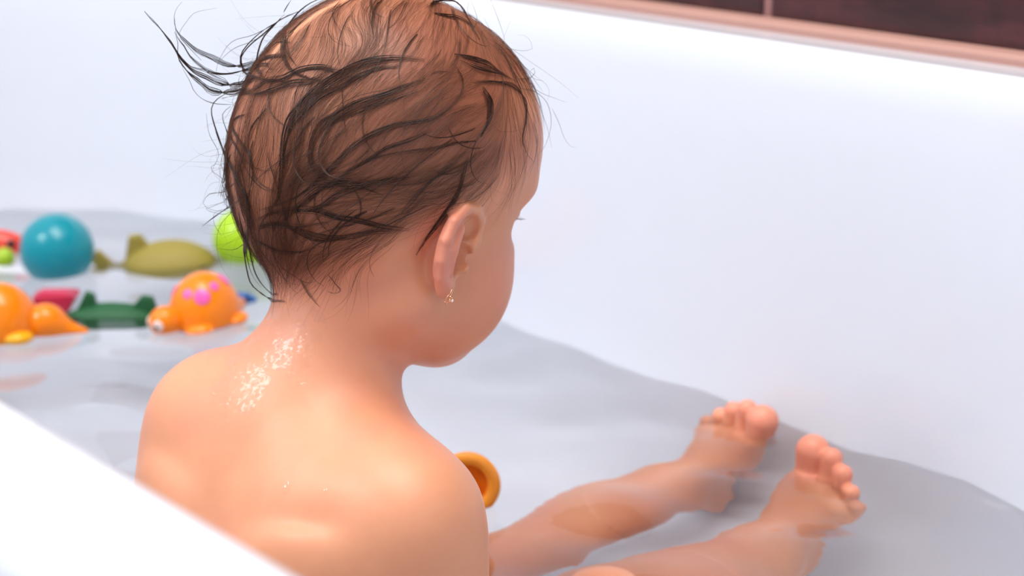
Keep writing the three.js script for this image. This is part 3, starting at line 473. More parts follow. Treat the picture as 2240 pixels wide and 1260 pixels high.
// wet locks: width in centimetres, number of strands
const LOCKS = [
  'A | -6.3,5,0.3 -6,4.3,-2.9 -6.2,4,-4 -6.8,4,-4.2 -7.3,4.2,-4.5 -8,4.4,-4.8 -8.6,4.8,-5 -9,5.1,-5.1 -9.2,5.6,-5.2 -9.2,6.1,-5.2 -9,6.5,-5.1 | 0.28 | 14',
  'B | -6.6,4.5,-0.5 -5.9,3.9,-3.8 -6.5,3.6,-4.1 -7.2,3.5,-4.4 -7.7,3.7,-4.7 -8.3,4.1,-4.9 -8.6,4.5,-5 -9,4.9,-5.1 -9.2,5.7,-5.2 | 0.26 | 12',
  'C | -6.9,3.8,-0.8 -6.3,3.1,-4 -6.9,3.1,-4.3 -7.5,3.3,-4.5 -8.1,3.5,-4.8 -8.5,3.8,-5 -8.8,4.1,-5.1 -9.1,4.5,-5.2 -9.5,4.9,-5.3 -9.9,5.3,-5.5 -10.3,5.6,-5.6 -10.5,5.8,-5.7 | 0.4 | 20',
  'D | -7,3.2,-1.3 -6.5,2.7,-4.1 -7.2,2.7,-4.4 -7.7,3,-4.6 -8.2,3.3,-4.8 -8.5,3.6,-5 -8.8,4,-5.1 -8.9,4.6,-5.1 -9.1,5.1,-5.2 | 0.44 | 20',
  'E | -6.2,2.2,-3.9 -7.1,2.1,-4.3 -7.5,2.2,-4.5 -7.9,2.5,-4.7 -8.2,3,-4.8 -8.5,3.4,-4.9 -8.7,3.9,-5.1 | 0.1 | 4',
  'F | -7.8,4,-4.7 -8.5,4.6,-5 -8.9,5,-5.1 -8.7,5.6,-5 -8.4,6.1,-4.9 -8,6.3,-4.7 -7.5,6.5,-4.5 | 0.06 | 3',
  'G | -4.5,6.8,-3 -4.9,6.4,-3.2 -5.4,5.9,-3.5 -5.9,5.5,-3.8 -6.5,5.2,-4.1 -6.8,4.9,-4.2 -7,4.4,-4.3 -7.1,3.9,-4.4 -7.1,3.5,-4.4 | 0.1 | 4',
  'H | -4.9,6.4,-3.2 -5.4,5.9,-3.5 -5.9,5.2,-3.8 -6.2,4.6,-3.9 -6.2,4.3,-3.9 -6,3.9,-3.9 -6.5,3.8,-2.3 -6.9,3.8,-0.6 -6.8,3.9,0.6 -6.7,4,1.4 -6.4,4.3,1.8 | 0.24 | 10',
  'I | -4.6,7,-3 -5,6.2,-3.3 -5.4,5.5,-3.5 -5.5,4.8,-3.6 -5.5,4.3,-3.6 -6.7,4,-1.2 -6.9,3.8,-0.3 -6.9,3.9,0.5 | 0.28 | 12',
  'J | -5.9,5.6,-0.3 -5.8,5.4,-1.8 -6,4.9,-2.1 -6.4,4.6,-1.5 -6.6,4.3,-0.7 -6.7,4.3,0.1 | 0.1 | 4',
  'K | -3.1,7.8,-2.1 -3.6,7.6,-2.4 -4.1,7,-2.8 -4.5,6.2,-3 -5.9,5.5,-1 -6.4,4.9,0.1 -6.5,4.4,1.1 -6.3,4.3,2.1 -6,4.3,2.9 | 0.36 | 16',
  'K2 | -4.2,7.3,-1.1 -4.8,6.8,-1.1 -5.3,6.2,-1.2 -5.9,5.7,-0.8 -6.2,5.1,0.1 -6.4,4.7,1.1 | 0.2 | 9',
  'M | -2.5,8.2,1.3 -3.2,7.8,1.8 -3.7,7.1,2.5 -4,6.5,3.2 | 0.1 | 4',
  'N | -4.7,5.4,3.6 -5.4,4.8,3.3 -5.9,4.8,2.4 -6.4,4.5,1.5 -6.8,4,0.9 -7,3.7,-0.1 -7,3.1,-1.2 -6.3,2.6,-4 -6.7,2.4,-4.2 | 0.3 | 12',
  'N2 | -5.6,4.9,2.8 -6.2,4.2,2.4 -6.7,3.9,1.5 -7,3.5,0.7 -7.2,3.1,-0.3 -6.8,2.9,-2.3 | 0.3 | 12',
  'O | -2.3,5.9,4.9 -3.4,5.8,4.4 -4.4,5.5,3.9 -5,5.1,3.5 -5.6,4.6,3.2 -6.2,3.9,2.8 -6.7,3,2.4 -7,2.3,2.2 -7.1,1.4,2.2 -7.1,0.5,2.3 -7,-0.5,2.3 -6.9,-1.2,2.1 -6.9,-2,1.3 | 0.42 | 20',
  'O2 | -3.3,5.5,4.7 -4.2,5.2,4.2 -5,4.7,3.9 -5.5,4.2,3.6 -6.2,3.6,3.1 -6.6,2.9,2.8 -6.9,2.1,2.4 -7,1.2,2.3 -7,0.2,2.4 | 0.36 | 16',
  'P | -2.4,5.1,5.4 -3.2,4.7,5.2 -4.1,4.2,5 -5,3.7,4.5 -5.8,3,4 -6.2,2.4,3.5 -6.4,1.7,3.4 -6.5,1,3.5 -6.3,0.4,3.8 -5.8,0.1,4.3 -5.3,0,4.8 | 0.36 | 16',
  'P2 | -2.8,4.6,5.5 -3.8,4.1,5.2 -4.9,3.5,4.7 -5.5,3,4.2 -6.1,2.4,3.7 -6.4,1.6,3.5 -6.4,0.9,3.6 -6.1,0.4,4 | 0.24 | 10',
  'Q | -1.4,4.1,6.1 -1.9,3.7,6.1 -2.8,3.3,6 -3.7,3,5.6 -4.7,2.4,5.2 -5.3,1.7,4.8 -5.7,0.9,4.4 -6,0.4,4.2 -6.2,-0.1,3.8 -6.5,-0.8,3.2 -6.8,-1.4,2.2 -7,-1.9,1 | 0.3 | 14',
  'Q2 | -2.3,3,6.2 -3.2,2.5,6 -4.1,2,5.6 -4.7,1.4,5.3 -5.2,0.9,4.9 -5.7,0.2,4.4 -6,-0.3,4 -6.3,-1.1,3.4 -6.6,-1.5,2.6 | 0.26 | 12',
  'R | -0.8,5.9,5.3 -0.6,5.3,5.7 -0.9,4.6,6 -1.7,3.8,6.1 -2.4,3.3,6 | 0.08 | 4',
  'S | 0.1,2.8,6.5 -1,2.6,6.5 -2.2,2.2,6.3 -3.4,1.9,6 -4.5,1.4,5.4 -5.2,0.7,4.9 -5.6,0,4.5 -5.9,-0.7,4 | 0.14 | 7',
  'T | 0.5,5.2,5.8 0.8,4.6,6.1 0.8,4,6.2 0.6,3.5,6.4 0.3,3,6.5 | 0.32 | 18',
  'U | 0.1,5.4,5.7 1.5,5.5,5.5 2.8,5.3,5.3 3.5,4.8,5.4 3.4,4,5.7 3.1,3.1,6.1 3.5,2.5,6.1 4.3,2.1,5.7 | 0.12 | 6',
  'U2 | 2.8,5.4,5.3 3.7,5.3,4.9 5.1,5.2,4.2 5.5,4.8,4.6 5.8,3.9,4.8 5.7,2.9,4.8 4.5,2.3,5.6 | 0.05 | 2',
  'V | -0.4,1.2,6.6 -0.4,0.6,6.5 -0.5,0.1,6.4 -0.8,-0.7,6.2 -1.2,-1.7,5.9 -1.4,-2.7,5.5 | 0.3 | 18',
  'V2 | -0.3,2.1,6.6 -0.4,1.3,6.6 -0.4,0.6,6.5 -0.6,-0.1,6.4 -0.8,-0.8,6.2 | 0.2 | 8',
  'W | -6.3,2.9,-4 -7,2.2,-4.3 -7.1,1.8,-4.3 -6.8,0.9,-4.1 -6.4,0,-3.8 -7.3,-0.4,-1.4 -7.3,-1,-0.5 -7.1,-1.8,0.2 -6.8,-2.7,0 -6,-3.7,-1.2 -5.2,-4.7,-2.4 | 0.34 | 16',
  'W2 | -6.3,2.1,-4 -6.6,1.7,-4.1 -6.4,1,-3.9 -7.4,0.6,-1.2 -7.5,0.1,0 -7.3,-0.1,1.1 -7.2,0.1,2 | 0.14 | 6',
  'W3 | -6.9,1.9,-2.6 -6.9,1.1,-2.6 -7.4,0.4,-0.9 -7.4,-0.5,0.4 -7.2,-0.9,1.6 -7,-0.7,2.2 | 0.12 | 6',
  'W4 | -7.3,2.1,-0.8 -6.9,1.5,-2.6 -7.4,0.9,-1 -7.5,0.4,0.3 -7.4,-0.3,0.6 -7.3,-1.2,0.4 -7,-2.2,0 | 0.2 | 9',
  'W5 | -7.3,2.6,0.7 -7.5,1.5,0 -7.5,0.6,0.1 -7.4,-0.3,0.6 -7.3,-0.7,1.2 -6.9,-0.9,2.2 | 0.14 | 6',
  'X | -2.3,-1.5,5.9 -3.5,-1.5,5.5 -4.5,-1.4,5 -5.3,-1.4,4.5 -5.9,-1.3,3.8 -6.5,-1.5,2.8 -6.8,-1.9,1.7 -6.8,-2.5,0.4 | 0.3 | 14',
  'X2 | -2.6,-1.6,5.8 -3.8,-1.8,5.2 -4.8,-2.3,4.4 -5.6,-2.4,3.6 -6.2,-2.3,2.8 -6.6,-2.3,1.8 -6.7,-2.7,0.6 | 0.22 | 10',
  'X3 | -2.8,0.9,6.2 -3.8,0.6,5.8 -4.6,0.3,5.4 -5.4,-0.3,4.7 -5.9,-1.1,4 -6.3,-1.5,3.1 -6.7,-1.9,2.1 | 0.3 | 14',
  'X4 | -3.9,-0.1,5.7 -4.8,0.1,5.2 -5.5,0.1,4.7 -6,-0.3,4 -6.4,-1.2,3.2 -6.5,-2.1,2.3 -6.7,-2.7,0.9 | 0.26 | 12',
  'Y | -6.9,-2.2,-1 -6.6,-2.7,-1.2 -6.1,-3.6,-1.4 -5.3,-4.6,-2.4 -5.2,-5.2,-2.2 -5,-5.9,-1.9 -4.7,-6.2,-1.6 -4.2,-6.5,-1.3 -4.8,-6.1,0.8 | 0.3 | 16',
  'Y2 | -6.5,-3.1,-0.7 -5.1,-4.3,-2.4 -5,-4.8,-2.2 -4.8,-5.4,-2 -4.5,-5.9,-1.7 -4.2,-6.2,-1.4 -4.8,-5.9,0.1 | 0.22 | 12',
  'Y3 | -6.9,-2.5,0 -6.2,-3.5,-1 -5.2,-4.4,-2.5 -5.1,-5.1,-2.2 -4.9,-5.6,-2 -4.6,-6,-1.7 | 0.2 | 10',
  'Z | -6.4,-3.4,-0.4 -6.3,-3.5,0.4 -6.1,-3.6,1.1 -5.9,-3.6,1.8 -5.7,-3.4,2.6 -5.4,-3,3.4 | 0.24 | 12',
  'Z2 | -6.6,-2.9,0.3 -6.7,-2.5,1.2 -6.5,-2.3,2.2 -6.2,-2.2,2.9 -5.9,-2,3.5 -5.4,-1.7,4.2 | 0.2 | 10',
  'Z3 | -6.7,-2.4,1.7 -6.5,-2.3,2.2 -6,-2.5,2.9 -5.7,-2.6,3.4 -5.2,-2.6,3.9 -4.6,-2.2,4.6 | 0.22 | 10',
  'Z4 | -6.2,-3.6,1 -5.7,-4.2,1 -5.4,-4.5,1.2 -5.1,-4.7,1.6 -4.7,-4.9,2.1 -4.5,-4.7,2.6 | 0.06 | 3',
  'Z5 | -6.7,-2.3,1.7 -6.4,-3,1.4 -6.1,-3.7,1.2 -5.7,-4.2,1 -5.3,-4.6,1.3 | 0.1 | 4',
  'AA | -6.1,-3.7,-0.9 -5.4,-4.2,-2.6 -5.6,-4.4,-2.7 -5.9,-4.5,-2.8 -6.4,-4.5,-3 | 0.08 | 4',
  'AB | -7.2,-1.5,-0.2 -6.9,-2.1,-1.4 -6.2,-2.7,-3.3 -6.7,-3.2,-3.5 -7.1,-3.6,-3.6 | 0.1 | 4',
  'AC | -6.9,-2.2,-1 -6,-2.9,-3.2 -6.4,-3.5,-3.2 -6.5,-4.2,-3.1 -6.4,-4.9,-2.9 -6.2,-5.4,-2.7 -5.9,-5.8,-2.4 | 0.04 | 2',
  'AD | -4.9,-4.8,1.9 -4.5,-5.4,2.1 -4.3,-5.7,2.4 -4.1,-5.9,2.6 | 0.1 | 5',
  'AG | -4.3,-4.3,3.2 -3.9,-4.7,3.3 -3.7,-4.9,3.4 -3.8,-5.1,3.2 -4,-5.1,2.9 | 0.05 | 3',
  'BA | -0.9,8.2,2.6 0.6,8.6,1.5 1.6,8.7,1.3 1.9,8.5,1.5 1.5,7.9,2.8 1.4,7.7,3.3 | 0.3 | 14',
  'BB | -0.7,8,2.9 0.1,8,3 0.8,8,2.9 1.2,7.8,3.2 1.2,7.5,3.7 1.3,7.2,4 | 0.26 | 12',
  'BC | -0.5,6.2,5.1 0.4,6,5.3 1.4,5.9,5.3 2.3,5.8,5.1 3,5.6,5.1 | 0.24 | 10',
  'BD | -0.7,6.4,4.9 0.3,6.3,5 1.1,6.2,5.1 1.9,5.9,5.1 2.6,5.7,5.1 | 0.3 | 12',
  'BE | 0,5.3,5.7 1,5.4,5.6 2,5.5,5.4 2.9,5.4,5.2 3.4,4.9,5.3 3.5,4.3,5.6 3.2,3.5,6 3.1,2.8,6.1 | 0.08 | 4',
  'BF | 2.8,8.2,2.2 3,7.8,2.4 3.7,7.2,2.9 4.5,6.7,3.6 5.3,6.2,4.4 5.9,5.8,5 6.5,5.3,5.6 | 0.03 | 2',
  'BG | 1.3,7.6,3.4 2.5,8.2,2 2.3,8.6,1.9 2.1,8.9,1.8 2.1,8.5,1.7 1.6,7.9,2.9 | 0.03 | 2',
  'BH | 2.8,9.1,2.4 3.2,8.4,2.6 3.6,7.5,2.9 3.5,7,3.3 | 0.03 | 2',
  'BI | 3.1,5.7,4.9 4.6,5.8,4 4.9,6,4 4.9,6.3,4 4.7,6.2,3.9 4.8,5.9,3.9 5,5.8,4.1 5.2,5.8,4.3 5.5,5.4,4.6 5.5,4.9,4.6 | 0.03 | 2',
  'BJ | 4.1,5.8,4.3 4.9,5.4,4.1 5.3,5.2,4.4 5.7,5.1,4.8 6.1,5,5.3 | 0.03 | 2',
  'BK | 5.7,4.6,4.8 6,4,5.1 6.3,3.3,5.4 6.5,3,5.7 6.7,3,5.9 | 0.02 | 1',
  'BL | 2.5,6.9,4 4,7,3.2 4.3,7,3.5 4.6,7.2,3.9 4.4,7.7,3.6 4.1,7.7,3.3 | 0.02 | 1',
  'BM | 2.4,7.7,2.8 1.7,7.4,3.6 2.4,7.2,3.7 2.5,6.9,4.1 3.2,7.1,3.4 3.6,7.5,2.9 3.7,8.4,3.1 | 0.02 | 1',
  'CA | -3.5,7.9,-0.5 -4.4,7.3,0.3 -4.8,6.8,1.3 -4.8,6.4,2.1 | 0.06 | 3',
  'CB | -4.8,6.8,-3.1 -4.6,7.5,-2.9 | 0.16 | 8',
  'CC | -5.3,5.7,-3.5 -5.9,5.2,-3.8 -6.5,4.8,-4.1 -6.9,4.3,-4.3 -7.1,3.9,-4.4 -7.1,3.5,-4.4 | 0.08 | 4',
  'CD | -3.9,7.2,-2.6 -4.9,6.4,-3.2 -5.4,5.7,-3.5 -6,4.9,-3.8 -6.2,4.3,-3.9 -5.9,3.8,-3.8 -6.8,3.8,-1.1 | 0.24 | 10',
  'CE | -1.3,5.6,5.4 -1.9,5.5,5.3 -2.3,5.2,5.3 | 0.05 | 3',
  'CF | -1.5,3.3,6.3 -1,2.7,6.5 -0.4,2.5,6.6 0.5,2.6,6.6 0.9,3,6.5 | 0.06 | 3',
  'CG | -2.2,1.4,6.4 -1.4,1.2,6.5 -0.5,1.5,6.6 0.2,2,6.6 | 0.05 | 3',
  'CH | -0.9,0.7,6.5 -0.2,0.7,6.5 0.4,1,6.6 0.6,1.4,6.6 | 0.04 | 2',
  'CI | -6.1,-0.1,4 -6,-1,3.7 -5.6,-1.9,3.9 -5,-2.3,4.3 | 0.08 | 4',
  'CJ | -5.2,0.2,4.9 -4.7,-0.5,5.2 -4.5,-1.1,5.1 -4.6,-1.6,4.9 -5.3,-1.9,4.3 | 0.06 | 3',
  'CK | -5.5,4.2,3.6 -5.6,3.1,4.2 -5.5,2.1,4.6 | 0.03 | 2',
  'CL | -7.3,1.6,-4.4 -7.1,0.7,-4.2 -6.6,-0.2,-3.9 -6.8,-1,-3.9 -6.3,-1.5,-3.6 | 0.06 | 3',
  'CM | -7.2,-1.1,-1.2 -6.3,-1.9,-3.5 -6.9,-2.1,-3.8 -7.1,-2.6,-3.8 -6.6,-2.8,-3.5 -6,-2.7,-3.2 | 0.05 | 3',
  'CN | -7,-1.7,-1.3 -6.5,-2.5,-3.5 -7,-2.8,-3.7 -6.3,-2.9,-3.3 -7,-2,-0.9 | 0.05 | 2',
  'CO | -6.2,-1.1,-3.6 -6.6,-0.6,-3.8 -6.9,-0.9,-4 -6.5,-1.2,-3.7 -7,-1.2,-1.8 | 0.04 | 2',
  'CP | -6.3,-3.9,-3.1 -6.6,-3.4,-3.4 -6.6,-2.9,-3.5 -6,-2.6,-3.3 | 0.03 | 2',
  'CQ | -7.1,-3.6,-3.6 -6.6,-3.1,-3.5 -6.1,-2.6,-3.3 -7.1,-1.6,-0.8 | 0.08 | 4',
];
{
  const rand = rng(77);
  for (const row of LOCKS) {
    const [, text, w, n] = row.split('|'), width = +w * 0.85, count = +n, P = text.trim().split(' ').map((q) => V(...q.split(',').map(Number))), curve = new THREE.CatmullRomCurve3(P, false, 'centripetal');
    const L = curve.getLength(), M = Math.max(14, Math.ceil(L / 0.28)), spine = curve.getSpacedPoints(M), S = new Strands(), wide = width > 0.12;
    for (let k = 0; k < count; k++) {
      const side = (rand() * 2 - 1), out = rand() * 0.45, ph = rand() * 9, end = k < count * 0.5 ? 1 : 0.72 + 0.28 * rand(), pts = [], stray = rand() < 0.18 ? 1.7 : 1;
      const last = Math.max(6, Math.round(M * end));
      for (let j = 0; j <= last; j++) {
        const t = j / M, c = spine[j], a = spine[Math.max(0, j - 1)], b = spine[Math.min(M, j + 1)], T = norm([b.x - a.x, b.y - a.y, b.z - a.z]), G = gradSkull(c.x, c.y, c.z, 0.2), B = norm(cross(T, G));
        const spread = width * 0.5 * (0.3 + 0.8 * Math.sin(Math.PI * Math.pow(t, 0.8))) * (t < 0.6 ? 1 : lerp(1, 0.12, (t - 0.6) / 0.4)) * stray, wob = 0.05 * width * Math.sin(t * 7 + ph) * 3;
        const q = [0, 1, 2].map((i) => [c.x, c.y, c.z][i] + B[i] * (side * spread + wob) + G[i] * (out * spread * 0.8 + 0.03));
        pts.push(lift(q, 0.03 + 0.03 * out));
      }
      const skip = wide ? Math.floor(rand() * M * 0.22) : 0; S.add(pts.slice(skip), wide ? Math.max(0.013, 0.66 * width / count) : 0.010, 0.0025, 4);
    }
    S.build('hair_lock', width < 0.14 && /^ ?A[D-H]/.test(row.trim()) ? HAIR_MID : HAIR_DARK);
  }
}
// fine hair lying on the scalp: it runs away from a parting over the top, backwards and down at the sides
const partS = (f) => 0.5 + 0.28 * f;
function flow(f, u, s) {
  const right = s > partS(f), temple = smooth(0.3, 3.6, f), nape = smooth(-2, -5, u), top = smooth(5.0, 7.2, u);
  let v = right ? [lerp(-0.85, 0.12, temple), lerp(-0.62, -1, temple), lerp(0.15, 0.1, temple)] : [-0.8, -0.35, -0.5];
  if (right) v = [v[0], v[1], v[2] + 0.55 * top];
  v = [lerp(v[0], -0.15, nape), lerp(v[1], -1, nape), lerp(v[2], -0.55, nape * smooth(-1, 2, s))];
  return v;
}
{
  const rand = rng(5), fine = new Strands(), mid = new Strands(), wisps = new Strands();
  const root = () => { for (;;) { const a = rand() * 6.2832, c = rand() * 2 - 1, q = Math.sqrt(1 - c * c), d = [q * Math.cos(a), c, q * Math.sin(a)]; let r = 9.5; for (let i = 0; i < 12; i++) r -= skullField(d[0] * r, d[1] * r, d[2] * r) * 0.95; const p = d.map((x) => x * r); if (p[1] < -4.2 && rand() < 0.6) continue; if (rand() < hairline(...p) * 1.15 - 0.1 && Math.hypot(p[0] + 0.7, p[1] + 2.2, p[2] - 6.3) > 2.0) return p; } };
  const grow = (p, len, step, curl, off, S, r) => {
    len *= lerp(0.3, 1, smooth(-6.5, -2.5, p[1])); const pts = [p], ph = rand() * 6.28, cs = curl * (rand() - 0.35), n = Math.max(4, Math.round(len / step)), seed = rand() * 40; let dir = null, turnBy = 0;
    for (let k = 1; k <= n; k++) {
      const v = flow(...p), G = gradSkull(...p), nz = [noise3(p[0] * 0.45, p[1] * 0.45, p[2] * 0.45 + 3), noise3(p[0] * 0.45 + 9, p[1] * 0.45, p[2] * 0.45), noise3(p[0] * 0.45, p[1] * 0.45 + 9, p[2] * 0.45)];
      let d = v.map((x, i) => x + 0.55 * nz[i] + 0.1 * Math.sin(seed + i * 2 + k * 0.5)); const dt = d[0] * G[0] + d[1] * G[1] + d[2] * G[2]; d = norm(d.map((x, i) => x - G[i] * dt));
      turnBy += cs * step * (0.4 + k / n); const B = cross(G, d), c = Math.cos(turnBy), s = Math.sin(turnBy); d = d.map((x, i) => x * c + B[i] * s);
      p = [p[0] + d[0] * step, p[1] + d[1] * step, p[2] + d[2] * step];
      p = lift(p, off * Math.sin(Math.min(1, k / n * 1.3) * 2.2) + 0.02); const ds = skullField(...p), g2 = gradSkull(...p), hi = off * Math.sin(Math.min(1, k / n * 1.3) * 2.2) + 0.03; if (ds > hi) p = p.map((x, i) => x - g2[i] * (ds - hi)); pts.push(p);
    }
    S.add(pts, r, r * 0.25, 3);
  };
  for (let k = 0; k < FINE(); k++) grow(root(), 1.6 + rand() * 2.6, 0.4, 0.35, 0.05 + rand() * 0.07, fine, 0.0042 + rand() * 0.0025);
  // darker wet wisps, each three to five hairs together
  for (let k = 0; k < 260; k++) { const p = root(), len = 2.2 + rand() * 3.2, n = 3 + Math.floor(rand() * 3), st = rand; for (let j = 0; j < n; j++) grow(lift([p[0] + (rand() - 0.5) * 0.16, p[1] + (rand() - 0.5) * 0.16, p[2] + (rand() - 0.5) * 0.16], 0.02), len * (0.8 + 0.2 * rand()), 0.35, 0.5, 0.1 + rand() * 0.1, mid, 0.0065); }
  // smaller curling locks between the big ones
  for (let k = 0; k < 90; k++) {
    let p = root(); while (p[1] < -2.5) p = root();
    const len = 2.2 + rand() * 3.4, S = new Strands(), n = 3 + Math.floor(rand() * 5), w = 0.02 + rand() * 0.05, curl = (rand() - 0.3) * 1.7, off = 0.15 + rand() * 0.5, seed = rand() * 40, spine = [p], m = Math.round(len / 0.25); let q = p, turnBy = 0;
    for (let j = 1; j <= m; j++) { const t = j / m, G = gradSkull(...q), v = flow(...q); let d = v.map((x, i) => x + 0.35 * noise3(q[0] * 0.4 + i * 7, q[1] * 0.4, q[2] * 0.4 + seed)); const dt = d[0] * G[0] + d[1] * G[1] + d[2] * G[2]; d = norm(d.map((x, i) => x - G[i] * dt)); turnBy += curl * 0.25 * (0.2 + 1.3 * t * t); const B = cross(G, d), c = Math.cos(turnBy), s = Math.sin(turnBy); d = d.map((x, i) => x * c + B[i] * s); q = q.map((x, i) => x + d[i] * 0.25); q = lift(q, 0.05 + off * t * t); spine.push(q); }
    for (let a = 0; a < n; a++) { const sd = rand() * 2 - 1, o2 = rand(), pts = []; for (let j = 0; j < spine.length; j++) { const t = j / m, T = norm(spine[Math.min(m, j + 1)].map((x, i) => x - spine[Math.max(0, j - 1)][i])), G = gradSkull(...spine[j]), B = cross(T, G), sp = w * (t < 0.5 ? 1 : lerp(1, 0.1, (t - 0.5) * 2)); pts.push(spine[j].map((x, i) => x + B[i] * sd * sp + G[i] * o2 * sp * 0.5)); } S.add(pts, 0.0105, 0.002, 4); }
    S.build('hair_lock', rand() < 0.6 ? HAIR_DARK : HAIR_MID);
  }
  // loose single hairs that stand off the head and curl
  for (let k = 0; k < 130; k++) {
    let p = root(); if (k % 3 === 0) { while (p[0] > -3 || p[2] > 2) p = root(); }
    const G = gradSkull(...p), v = flow(...p), n = 16, len = 1.2 + rand() * 2.4, pts = [p], ax = norm([rand() - 0.5, rand() - 0.5, rand() - 0.5]), w = (rand() - 0.35) * 5; let d = norm(v.map((x, i) => x * 0.9 + G[i] * (0.25 + rand() * 0.5)));
    for (let j = 0; j < n; j++) { const B = cross(ax, d), a = w * len / n; d = norm(d.map((x, i) => x + B[i] * a)); p = [p[0] + d[0] * len / n, p[1] + d[1] * len / n, p[2] + d[2] * len / n]; p = lift(p, 0.05); pts.push(p); }
    wisps.add(pts, 0.005, 0.0015, 3);
  }
  fine.build('hair', HAIR_FINE).userData.kind = 'stuff'; mid.build('wet_hair', HAIR_MID).userData.kind = 'stuff'; wisps.build('flyaway_hair', HAIR_MID).userData.kind = 'stuff';
  // eyelashes
  const lash = new Strands(); for (const q of [1, -1]) for (let k = 0; k < 22; k++) { const t = k / 21, a = [6.25 - 1.1 * t, -0.85 - 0.1 * Math.sin(t * 3), (1.8 + 2.1 * t) * q]; lash.add([0, 0.33, 0.66, 1].map((c) => [a[0] + c * (0.75 - 0.25 * t), a[1] - 0.1 * Math.sin(c * 3) + 0.05 * c, a[2] + c * (0.15 + 0.45 * t) * q]), 0.009, 0.002, 3); }
  lash.build('eyelashes', HAIR_DARK).userData.kind = 'stuff';
}
function FINE() { return 6500; }

// ------------------------------------------------------------------ earring and water drops
const DROPS = [[-6.3, -13.5, 5.7], [-5.4, -13.1, 7.5], [6.0, 1.5, 3.6]];
{ // the loop runs through the lobe of the right ear and closes over a bar with a small round stone
  const at = fromHead(-0.42, -4.1, 7.0), e = thing('earring', 'rose gold hoop earring with a small round stone in the right ear lobe', 'earring', at), gold = std({ color: lin(0.86, 0.45, 0.26), metalness: 1, roughness: 0.2 });
  e.quaternion.setFromRotationMatrix(headTurn); e.rotateY(0.5);       // own axes: x forward, y up, z outward
  const arc = new THREE.CatmullRomCurve3([[-0.28, -0.36, 0.02], [-0.27, -0.12, 0.12], [-0.14, 0.12, 0.2], [0.02, 0.27, 0.16], [0.17, 0.24, 0.1], [0.22, 0.05, 0.1], [0.16, -0.2, 0.12], [0.12, -0.38, 0.1]].map(([x, y, z]) => V(x / 100, y / 100, z / 100)));
  part('hoop', new THREE.TubeGeometry(arc, 48, 0.00022, 8), gold, e);
  part('bar', new THREE.CapsuleGeometry(0.00042, 0.0046, 4, 10).rotateZ(Math.PI / 2 - 0.1).translate(-0.0006, -0.0039, 0.0007), gold, e);
  part('hinge', new THREE.CapsuleGeometry(0.00035, 0.0009, 4, 8).translate(-0.0014, -0.0044, 0.0007), gold, e);
  const b = part('setting', mergeGeometries([new THREE.SphereGeometry(0.00115, 18, 12).scale(1, 1, 0.8).translate(0.0021, -0.0031, 0.001), new THREE.SphereGeometry(0.0009, 14, 10).translate(0.0019, -0.0017, 0.001)]), gold, e);
  part('stone', new THREE.IcosahedronGeometry(0.00085, 1).translate(0.0023, -0.0032, 0.0017), std({ color: lin(0.9, 0.8, 0.74), roughness: 0.05, clearcoat: 1, clearcoatRoughness: 0.02 }), b);
}
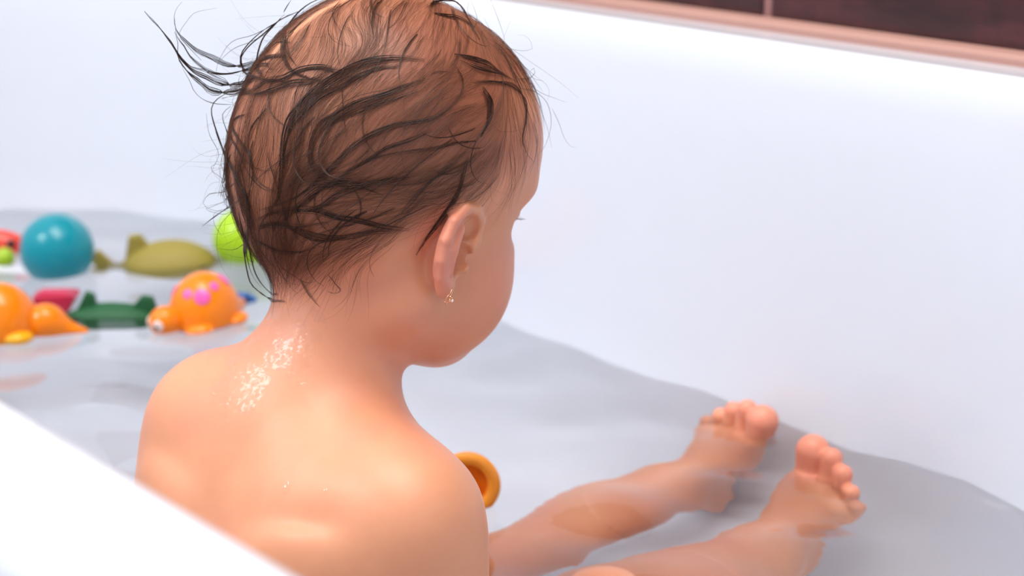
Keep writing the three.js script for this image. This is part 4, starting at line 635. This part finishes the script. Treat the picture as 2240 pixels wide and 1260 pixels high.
{
  const clear = std({ color: 0xffffff, roughness: 0.04, transmission: 1, thickness: 0, ior: 1.5 }), pos = bodyGeo.attributes.position, nor = bodyGeo.attributes.normal, rand = rng(21);
  // a rippled film of water on the nape and upper back: the body's own triangles there, split once and set just off the skin
  const N0 = fromHead(-4.8, -7.6, 1.6), N1 = fromHead(-6.0, -10.4, 0.8), idx = bodyGeo.index.array, fp = [], fn = [], fi = [], known = new Map();
  const point = (x, y, z, a, b, c) => {
    const key = [x, y, z].map((v) => Math.round(v * 2e5)).join(); if (known.has(key)) return known.get(key);
    const s = 1000, k = 0.26, X = x * s, Y = y * s, Z = z * s, q = norm([a + k * noise3(X, Y, Z), b + k * noise3(X + 50, Y, Z), c + k * noise3(X, Y + 50, Z)]); fp.push(x + a * 0.00025, y + b * 0.00025, z + c * 0.00025); fn.push(...q);
    known.set(key, fp.length / 3 - 1); return fp.length / 3 - 1;
  };
  for (let t = 0; t < idx.length; t += 3) {
    const c = [0, 1, 2].map((k) => { const i = idx[t + k]; return [pos.getX(i) + BASE[0], pos.getY(i) + BASE[1], pos.getZ(i) + BASE[2], nor.getX(i), nor.getY(i), nor.getZ(i)]; }), m = [0, 1, 2].map((k) => (c[0][k] + c[1][k] + c[2][k]) / 3);
    const near = Math.min(Math.hypot(m[0] - N0[0], (m[1] - N0[1]) * 0.8, m[2] - N0[2]) / 0.017, Math.hypot(m[0] - N1[0], m[1] - N1[1], m[2] - N1[2]) / 0.016) + 0.6 * noise3(m[0] * 260, m[1] * 260, m[2] * 260); if (near > 1) continue;
    const mid = (a, b) => { const q = a.map((v, k) => (v + b[k]) / 2), l = Math.hypot(q[3], q[4], q[5]); return [q[0], q[1], q[2], q[3] / l, q[4] / l, q[5] / l]; }, ab = mid(c[0], c[1]), bc = mid(c[1], c[2]), ca = mid(c[2], c[0]);
    for (const tri of [[c[0], ab, ca], [ab, c[1], bc], [ca, bc, c[2]], [ab, bc, ca]]) fi.push(...tri.map((v) => point(...v)));
  }
  const fg = new THREE.BufferGeometry(); fg.setAttribute('position', new THREE.Float32BufferAttribute(fp, 3)); fg.setAttribute('normal', new THREE.Float32BufferAttribute(fn, 3)); fg.setIndex(fi);
  const film = new THREE.Mesh(fg, std({ color: 0xffffff, roughness: 0.24, transmission: 1, thickness: 0, ior: 1.36 })); film.name = numbered('water_film'); film.userData.kind = 'stuff'; scene.add(shade(film)); tag(film, 'glistening film of water on the nape and upper back of the toddler', 'water film');
  // single larger drops
  const drop = (label, at, w, h) => {
    let best = 0, bd = 9; for (let i = 0; i < pos.count; i++) { const d = Math.hypot(pos.getX(i) + BASE[0] - at[0], pos.getY(i) + BASE[1] - at[1], pos.getZ(i) + BASE[2] - at[2]); if (d < bd) { bd = d; best = i; } }
    const g = new THREE.SphereGeometry(1, 24, 16), p = g.attributes.position; for (let i = 0; i < p.count; i++) { const y = p.getY(i), z = p.getZ(i); p.setXYZ(i, p.getX(i) * w * (1 + 0.25 * -y), y * h, z * w * 0.5 * (1 - 0.3 * y)); } g.computeVertexNormals();
    const d = new THREE.Mesh(g, clear), n = V(nor.getX(best), nor.getY(best), nor.getZ(best)); d.name = numbered('water_drop'); d.position.set(pos.getX(best) + BASE[0], pos.getY(best) + BASE[1], pos.getZ(best) + BASE[2]);
    const z = n, y = V(0, 1, 0).projectOnPlane(z).normalize(), x = V().crossVectors(y, z); d.quaternion.setFromRotationMatrix(new THREE.Matrix4().makeBasis(x, y, z)); scene.add(d); shade(d); return tag(d, label, 'water drop');
  };
  drop('large bright drop of water hanging in the middle of the toddler\'s back', fromHead(...DROPS[0]), 0.0022, 0.003);
  drop('faint flat drop of water right of the bright drop on the back', fromHead(...DROPS[1]), 0.0016, 0.0014);
  drop('tiny drop of water on the forehead at the tip of a curl', fromHead(...DROPS[2]), 0.0009, 0.0007);
}

scene.traverse((o) => { if (o.isLight) o.castShadow = true; });
renderer.render(scene, camera);
